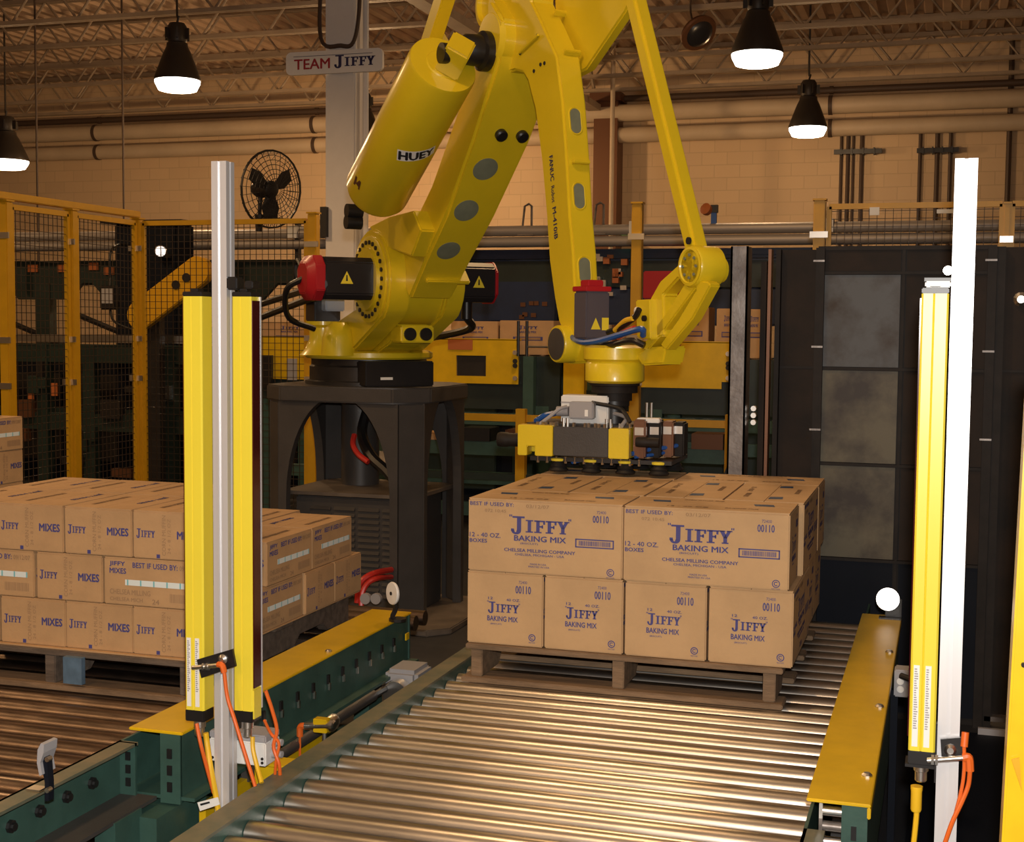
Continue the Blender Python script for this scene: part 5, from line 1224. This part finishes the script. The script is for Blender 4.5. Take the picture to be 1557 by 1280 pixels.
# ================================================================== POSTS, LIGHT CURTAINS, SENSORS
def extrusion(x0, y0, s, z0, z1, lab):
    t = thing('aluminium_post', (x0+s/2, y0+s/2, z0), lab, 'post', None)
    h = s/2; g = s*.09; d = s*.16; cx, cy = x0+h, y0+h
    def side(ang):
        base = [(-h, -h), (-g, -h), (-g, -h+d), (g, -h+d), (g, -h)]
        return [(cx+a*math.cos(ang)-b_*math.sin(ang), cy+a*math.sin(ang)+b_*math.cos(ang)) for a, b_ in base]
    pts = []
    for k in range(4): pts += side(k*PI/2)
    MB().prism([(a, b_, z0) for a, b_ in pts], (0, 0, z1-z0)).build('profile', 'aluminium', t)
    MB().bx(cx-h*1.6, cx+h*1.6, cy-h*1.6, cy+h*1.6, z0-.0, z0+.01).build('foot_plate', 'aluminium', t)
    return t
def light_curtain(x, y, wd, dp, z0, z1, lab, win, stickers=True):
    t = thing('light_curtain', (x+wd/2, y+dp/2, z0), lab, 'light curtain', 'yellow safety light curtains')
    body = MB().prism([(x+.004, y, z0), (x+wd*.42, y, z0), (x+wd*.46, y+.003, z0), (x+wd*.5, y, z0), (x+wd-.004, y, z0), (x+wd, y+.004, z0), (x+wd, y+dp, z0), (x, y+dp, z0), (x, y+.004, z0)], (0, 0, z1-z0)).build('housing', 'curtain_yellow', t)
    MB().bx(x, x+wd, y, y+dp, z1, z1+.012).bx(x+wd*.3, x+wd*.7, y+dp*.2, y+dp*.8, z1+.012, z1+.02).build('top_cap', 'black_plastic', t, bevel=.002)
    MB().bx(x, x+wd, y, y+dp, z0-.03, z0).build('bottom_cap', 'black_plastic', t, bevel=.002)
    if win == 'right':
        MB().bx(x+wd, x+wd+.003, y+.006, y+dp-.006, z0+.06, z1-.01).build('window', 'lens_dark', t); MB().bx(x+wd, x+wd+.004, y+dp-.006, y+dp, z0, z1).build('window_edge', 'aluminium', t)
        MB().bx(x+wd, x+wd+.0035, y+.004, y+dp-.008, z0-.02, z0+.055).build('window_label', 'curtain_yellow', t)
    if win == 'left': MB().bx(x-.003, x, y+.006, y+dp-.006, z0+.03, z1-.01).build('window', 'lens_dark', t)
    if stickers:
        for xx in (x+wd*.12, x+wd*.56):
            s_ = MB().bx(xx, xx+wd*.22, y-.0012, y-.0004, z0+.01, z0+.19).build('data_label', 'sticker_white', t)
            mb = MB(); f = lambda u, v, xx=xx: Vector((xx+u*wd*.22, y-.0018, z0+.01+v*.18))
            for k in range(26): rect2(mb, .15, .5+.35*random.random(), .22+k*.029, .236+k*.029, f)
            stuff(mb.build('small_print', 'grey_plastic', s_))
    MB().lathe((x+wd*.5, y+dp*.5, z0-.03), -ZU, [(.016, 0), (.016, .02), (.013, .022), (.013, .042), (.010, .045)], 14).build('connector', 'zinc', t, smooth=True)
    return t
# ---- left cluster
extrusion(-1.786, 3.13, .042, 0, 2.055, 'slotted aluminium post between the two left light curtains')
c1_ = light_curtain(-1.863, 3.115, .055, .052, .645, 1.715, 'left-hand yellow light curtain at the left aluminium post', 'left')
c2_ = light_curtain(-1.733, 3.135, .054, .050, .650, 1.715, 'right-hand yellow light curtain at the left aluminium post, dark red window', 'right', False)
o = thing('curtain_bracket', (-1.745, 3.16, 1.74), 'black clamp joining the right-hand light curtain to the left post', 'bracket')
MB().bx(-1.748, -1.715, 3.13, 3.17, 1.732, 1.765).build('clamp', 'black_plastic', o, bevel=.004); MB().bx(-1.70, -1.676, 3.14, 3.18, 1.735, 1.755).build('bolt', 'black_plastic', o, bevel=.003)
o = thing('curtain_bracket', (-1.76, 3.18, .6), 'black lower clamp plate behind the left post', 'bracket')
MB().bx(-1.80, -1.74, 3.172, 3.20, .585, .63).build('clamp', 'black_plastic', o, bevel=.004); MB().bx(-1.80, -1.79, 3.16, 3.18, .59, .62).build('bolt', 'zinc', o)
# sensor plate on the left post
c = ony(338, 1012, 3.10)
o = thing('photo_eye', c, 'black tilted plate with a silver sensor and orange plug on the left post', 'sensor')
mb = MB(); Pp = [ony(*q, 3.10) for q in ((299, 1003), (353, 987), (358, 1013), (306, 1031))]; mb.prism(Pp, (0, .008, 0)); mb.build('plate', 'black_plastic', o)
MB().cyl(ony(293, 1015, 3.095), ony(333, 1011, 3.085), .006, n=10).build('sensor_barrel', 'zinc', o, smooth=True)
for px in (310, 316): MB().lathe(ony(px, 1013.5, 3.09), (1, 0, .1), [(.010, -.003), (.010, .003)], 6).build('nut', 'zinc', o)
MB().lathe(ony(339, 1002, 3.10), (0, -1, 0), [(.013, 0), (.013, .003), (.006, .009), (.003, .009)], 16).build('washer_bolt', 'zinc', o, smooth=True)
MB().tube([ony(332, 1010, 3.085), ony(338, 1012, 3.08), ony(341, 1022, 3.08)], .008, 8).build('plug', 'orange_rubber', o, smooth=True)
# grey junction boxes behind the left post
def jbox(px0, px1, py0, py1, y, lab):
    a = ony(px0, py0, y); b_ = ony(px1, py1, y); o = thing('junction_box', ((a.x+b_.x)/2, y, b_.z), lab, 'junction box', 'grey junction boxes')
    MB().bx(a.x, b_.x, y, y+.08, b_.z, a.z-.02).build('box', 'white_plastic', o, bevel=.003); MB().bx(a.x, b_.x, y, y+.08, a.z-.02, a.z).build('lid', 'grey_plastic', o, bevel=.003)
    for (u, v) in ((.06, .12), (.94, .12), (.94, .25)): MB().cyl((a.x+(b_.x-a.x)*u, y-.002, b_.z+(a.z-b_.z)*v), (a.x+(b_.x-a.x)*u, y, b_.z+(a.z-b_.z)*v), .004, n=8).build('screw', 'steel_frame', o)
    return o, a, b_
o, a, b_ = jbox(318, 404, 1110, 1166, 3.19, 'light grey junction box behind the left aluminium post')
for py in (1127, 1145): p = ony(412, py, 3.23); MB().lathe((b_.x, 3.23, p.z), (1, 0, 0), [(.012, 0), (.012, .012), (.009, .014), (.009, .028)], 10).build('cable_gland', 'grey_plastic', o, smooth=True)
p = (a.x+.03, 3.2, a.z-.1)
MB().bx(a.x+.02, a.x+.05, 3.23, 3.25, 0, b_.z+.02).build('stand', 'zinc', o)
o = thing('yellow_bollard_box', (-1.72, 3.28, 0), 'small yellow guard box under the grey junction box', 'guard box')
MB().bx(-1.755, -1.665, 3.285, 3.34, 0, .46).build('cover', 'guard_yellow', o, bevel=.004); MB().bx(-1.76, -1.66, 3.28, 3.345, .46, .466).build('lid', 'guard_yellow', o)
def CB(lst): return [ony(px, py, y) for px, py, y in lst]
cable('yellow_cable', CB([(313, 1114, 3.135), (315, 1130, 3.135), (320, 1165, 3.12), (328, 1208, 3.12), (333, 1240, 3.12)]), .0075, 'yellow_cable', 'yellow cable hanging from the left-hand light curtain')
cable('yellow_cable', CB([(384, 1120, 3.155), (385, 1140, 3.15), (391, 1165, 3.14), (398, 1190, 3.12)]), .006, 'yellow_cable', 'yellow cable hanging from the dark-windowed light curtain')
cable('orange_cable', CB([(341, 1022, 3.08), (346, 1060, 3.08), (357, 1095, 3.07), (374, 1150, 3.06), (388, 1195, 3.06)]), .005, 'orange_rubber', 'orange cable running down across the left aluminium post')
cable('orange_cable', CB([(299, 1100, 3.11), (305, 1130, 3.10), (314, 1165, 3.11), (325, 1205, 3.12)]), .005, 'orange_rubber', 'orange cable beside the left yellow cable')
cable('orange_cable', CB([(404, 1050, 3.17), (414, 1080, 3.18), (421, 1110, 3.19), (416, 1135, 3.19), (424, 1160, 3.19), (426, 1180, 3.2)]), .005, 'orange_rubber', 'outer orange cable right of the dark-windowed light curtain')
cable('orange_cable', CB([(402, 1095, 3.17), (412, 1115, 3.19), (424, 1130, 3.19), (420, 1155, 3.19), (418, 1180, 3.2)]), .004, 'orange_rubber', 'inner orange cable right of the dark-windowed light curtain')
cable('black_cable', CB([(402, 470, 3.3), (430, 450, 4.0), (470, 425, 6.0), (490, 410, 6.6)]), .014, 'black_plastic', 'black cable slanting from the light curtains to the robot motor') if False else None
o = thing('cable_tag', ony(316, 1224, 3.1), 'small white tag tied to the left yellow cable', 'tag')
MB().prism([ony(*q, 3.11) for q in ((300, 1220), (331, 1212), (334, 1223), (304, 1233))], (0, .002, 0)).build('tag', 'sticker_white', o)
MB().prism([ony(*q, 3.108) for q in ((304, 1222), (318, 1218.5), (319, 1221), (305, 1225))], (0, .001, 0)).build('tag_print', 'ink_black', o)
# photo eye with yellow bracket between the conveyors
c = ony(487, 1103, 3.75)
o = thing('photo_eye', c, 'silver sensor on yellow bracket with orange plug between the conveyors', 'sensor')
MB().bx(c.x-.02, c.x+.025, c.y-.01, c.y+.02, c.z-.02, c.z+.022).build('bracket', 'guard_yellow', o, bevel=.002); MB().cyl((c.x-.05, c.y, c.z-.006), (c.x+.04, c.y, c.z+.004), .012, n=12).build('barrel', 'zinc', o, smooth=True)
MB().tube([(c.x-.045, c.y, c.z-.006), (c.x-.066, c.y, c.z-.01), (c.x-.068, c.y, c.z-.04)], .010, 8).build('plug', 'orange_rubber', o, smooth=True); MB().cyl((c.x-.068, c.y, c.z-.04), (c.x-.068, c.y, c.z-.2), .004, n=6).build('lead', 'orange_rubber', o)
MB().cyl((c.x+.01, c.y+.01, .0), (c.x+.01, c.y+.01, c.z-.02), .008, n=8).build('stem', 'zinc', o); MB().lathe((c.x+.04, c.y, c.z+.004), (1, 0, 0), [(.018, -.006), (.018, .004), (.012, .008)], 12).build('nut', 'zinc', o)
# reflector bracket on the near left rail
c = ony(67, 1160, 2.66); 
o = thing('reflector_bracket', (c.x, 2.66, .47), 'curved bracket with white reflector clamped to the near left rail', 'reflector')
MB().prism([ony(*q, 2.66) for q in ((66, 1150), (71, 1155), (74, 1190), (74, 1218), (68, 1218), (68, 1190), (64, 1165))], (0, .02, 0)).build('arm', 'navy_dark', o)
MB().prism([ony(*q, 2.65) for q in ((62, 1130), (67, 1132), (66, 1145), (61, 1160), (64, 1178), (60, 1180), (56, 1160), (57, 1140))], (0, .05, 0)).build('reflector_edge', 'grey_plastic', o)
MB().bx(*(lambda a, b_: (a.x, b_.x, 2.64, 2.67, b_.z, a.z))(ony(48, 1195, 2.66), ony(68, 1200, 2.66))).build('clamp', 'zinc', o)
for py in (1154, 1201): p = ony(73, py, 2.65); MB().cyl((p.x, 2.66, p.z), (p.x, 2.645, p.z), .006, n=8).build('bolt', 'zinc', o)
# round reflector at the end of the left guard (seen edge-on)
c = ony(597, 902, 4.62); ax = Vector((.9, -.25, .0)).normalized()
ax = Vector((-.62, -.78, .03)).normalized()
o = thing('round_reflector', (c.x, c.y, .57), 'white round reflector seen side-on at the end of the left yellow guard', 'reflector')
MB().lathe(c, ax, [(.040, -.006), (.042, 0), (.040, .005), (.012, .006)], 28).build('disc', 'white_plastic', o, smooth=True); MB().lathe(c, ax, [(.007, .005), (.007, .009)], 8).build('screw', 'black_steel', o)
MB().tube([c-ax*.008+Vector((0, 0, -.03)), c-ax*.012+Vector((0, 0, -.06)), (c.x, c.y, .585), (c.x+.01, c.y, .572)], .010, 6).build('stem', 'black_plastic', o); MB().cyl((c.x+.02, c.y, .570), (c.x+.02, c.y, .580), .032, n=16).build('foot', 'black_plastic', o)
# round reflector at the end of the right guard
c = ony(1350, 911, 5.28); ax = (CAMP+Vector((0, 0, .07))-c).normalized()
o = thing('round_reflector', (c.x, c.y, .57), 'bright round white reflector at the far end of the right yellow guard', 'reflector')
MB().lathe(c, ax, [(.042, -.006), (.044, 0), (.042, .004), (.008, .006)], 32).build('disc', 'reflector_face', o, smooth=True)
MB().bx(c.x-.008, c.x+.05, c.y+.012, c.y+.02, .57, c.z).bx(c.x-.03, c.x+.05, c.y-.02, c.y+.02, .570, .576).build('bracket', 'black_plastic', o)
# ---- right cluster
extrusion(.004, 3.10, .046, 0, 2.01, 'tall bright aluminium post on the right')
light_curtain(-.056, 3.09, .056, .055, .73, 1.725, 'yellow light curtain beside the tall right aluminium post', 'left')
o = thing('curtain_bracket', (.0, 3.16, 1.75), 'white and black clamp at the top of the right light curtain', 'bracket')
MB().bx(-.05, .004, 3.10, 3.15, 1.738, 1.752).build('clamp', 'white_plastic', o, bevel=.003); MB().bx(-.052, .004, 3.13, 3.155, 1.752, 1.76).build('arm', 'black_plastic', o)
MB().cyl((-.004, 3.145, 1.775), (-.004, 3.12, 1.775), .01, n=12).build('bolt', 'zinc', o)
o = thing('curtain_bracket', (.0, 3.16, .68), 'black lower plate and arm of the right light curtain', 'bracket')
MB().bx(-.062, .0035, 3.10, 3.16, .690, .697).build('plate', 'black_plastic', o); MB().bx(.0, .0035, 3.07, 3.095, .67, .80).build('arm', 'black_plastic', o)
c = ony(1444, 1141, 3.085)
o = thing('photo_eye', c, 'silver photo sensor with orange plug on the right aluminium post', 'sensor')
MB().prism([ony(*q, 3.085) for q in ((1430, 1124), (1466, 1121), (1467, 1156), (1432, 1156))], (0, .008, 0)).build('plate', 'black_plastic', o)
MB().lathe(ony(1445, 1140, 3.085), (0, -1, 0), [(.013, 0), (.013, .003), (.007, .009), (.003, .009)], 16).build('washer_bolt', 'zinc', o, smooth=True)
MB().cyl(ony(1410, 1156, 3.07), ony(1466, 1152, 3.07), .006, n=10).build('sensor_barrel', 'zinc', o, smooth=True)
for px in (1418, 1424): MB().lathe(ony(px, 1155, 3.07), (1, 0, 0), [(.012, -.003), (.012, .003)], 6).build('nut', 'zinc', o)
MB().tube([ony(1464, 1152, 3.07), ony(1473, 1152, 3.07), ony(1475, 1172, 3.07)], .009, 8).build('plug', 'orange_rubber', o, smooth=True); MB().cyl(ony(1468, 1113, 3.08), ony(1466, 1135, 3.075), .008, n=10).build('plug_boot', 'orange_rubber', o, smooth=True)
cable('orange_cable', CB([(1475, 1172, 3.07), (1472, 1195, 3.07), (1462, 1220, 3.06), (1448, 1250, 3.05), (1434, 1290, 3.05)]), .005, 'orange_rubber', 'orange cable curving down across the right aluminium post')
cable('orange_cable', CB([(1466, 1135, 3.075), (1466, 1170, 3.075), (1462, 1200, 3.07), (1452, 1240, 3.06)]), .004, 'orange_rubber', 'second orange cable close behind the right photo sensor')
p = ony(1394, 1190, 3.12)
o = thing('cable_connector', p, 'fat yellow moulded plug under the right light curtain', 'connector')
MB().lathe((p.x, p.y, ony(1394, 1203, 3.12).z+.0), ZU, [(.010, -.045), (.012, -.04), (.012, -.0), (.013, .005), (.013, .012)], 14).build('plug', 'yellow_cable', o, smooth=True)
cable('yellow_cable', CB([(1394, 1228, 3.12), (1393, 1245, 3.12), (1390, 1275, 3.12), (1386, 1310, 3.12)]), .006, 'yellow_cable', 'yellow cable hanging from the right light curtain')
# switch plate outside the right guard
o = thing('outlet_box', (-.11, 4.3, .40), 'grey outlet box with two round knockouts beside the right conveyor', 'outlet box')
q0, q1 = ony(1360, 1018, 4.45), ony(1382, 1061, 4.45)
MB().bx(q0.x, q1.x, 4.45, 4.52, q1.z, q0.z).build('box', 'grey_plastic', o, bevel=.004)
for py in (1036, 1048): p = ony(1369, py, 4.448); MB().lathe((p.x, 4.45, p.z), (0, -1, 0), [(.011, 0), (.011, .003)], 14).build('knockout', 'white_plastic', o, smooth=True)
MB().cyl((q0.x+.02, 4.44, q0.z-.015), (q0.x+.05, 4.42, q0.z-.02), .01, n=10).build('plug', 'black_plastic', o); MB().bx(q0.x-.01, q0.x+.012, 4.49, 4.52, 0, q1.z+.01).build('stem', 'navy_dark', o)
o = thing('floor_shade_plate', (.3, 5.2, 0), 'added dark navy plate standing for the shaded floor before the sheet-metal screen', 'floor plate')  # added plate, its dark colour stands for shade on the floor
MB().bx(-.08, .7, 4.0, 5.7, 0, .05).build('plate', 'navy_dark', o); MB().bx(.16, .7, 5.68, 5.70, .05, .075).build('edge_strip', 'grey_plastic', o)
# near yellow post at the picture's right edge, leaning slightly
t = thing('yellow_guard_post', (.17, 2.6, 0), 'near yellow steel post cut by the right edge of the picture', 'post')
a = ony(1557, 680, 2.6); b_ = ony(1523, 1280, 2.6); dx = (a.x-b_.x)/(a.z-b_.z)
xb = b_.x-dx*b_.z; xt = xb+dx*1.62
MB().hexa([(xb, 2.6, .0), (xb+.09, 2.6, .0), (xb+.09, 2.69, .0), (xb, 2.69, .0), (xt, 2.6, 1.62), (xt+.09, 2.6, 1.62), (xt+.09, 2.69, 1.62), (xt, 2.69, 1.62)]).build('tube', 'guard_yellow', t, bevel=.004)
MB().bx(xb-.03, xb+.12, 2.57, 2.72, 0, .012).build('foot_plate', 'guard_yellow', t)
MB().prism([ony(*q, 2.59) for q in ((1538, 1155), (1550, 1152), (1554, 1203))], (0, .003, 0)).build('gusset_tab', 'fence_yellow', t)
p = ony(1556, 1010, 2.6); MB().cyl((p.x, 2.6, p.z), (p.x, 2.592, p.z), .004, n=8).build('bolt', 'steel_frame', t)
# arm carrying the motor cables towards the left (grey cable conduits)
for k, (a, b_) in enumerate((((398, 462), (492, 432)), ((398, 482), (480, 450)))):
    cable('motor_cable', [ony(a[0], a[1], 8.2), ony((a[0]+b_[0])/2, (a[1]+b_[1])/2, 7.6), Q(b_[0], b_[1], VO+.30)], .022, 'black_plastic', ('upper', 'lower')[k]+' thick black cable running left from the red-capped motor')
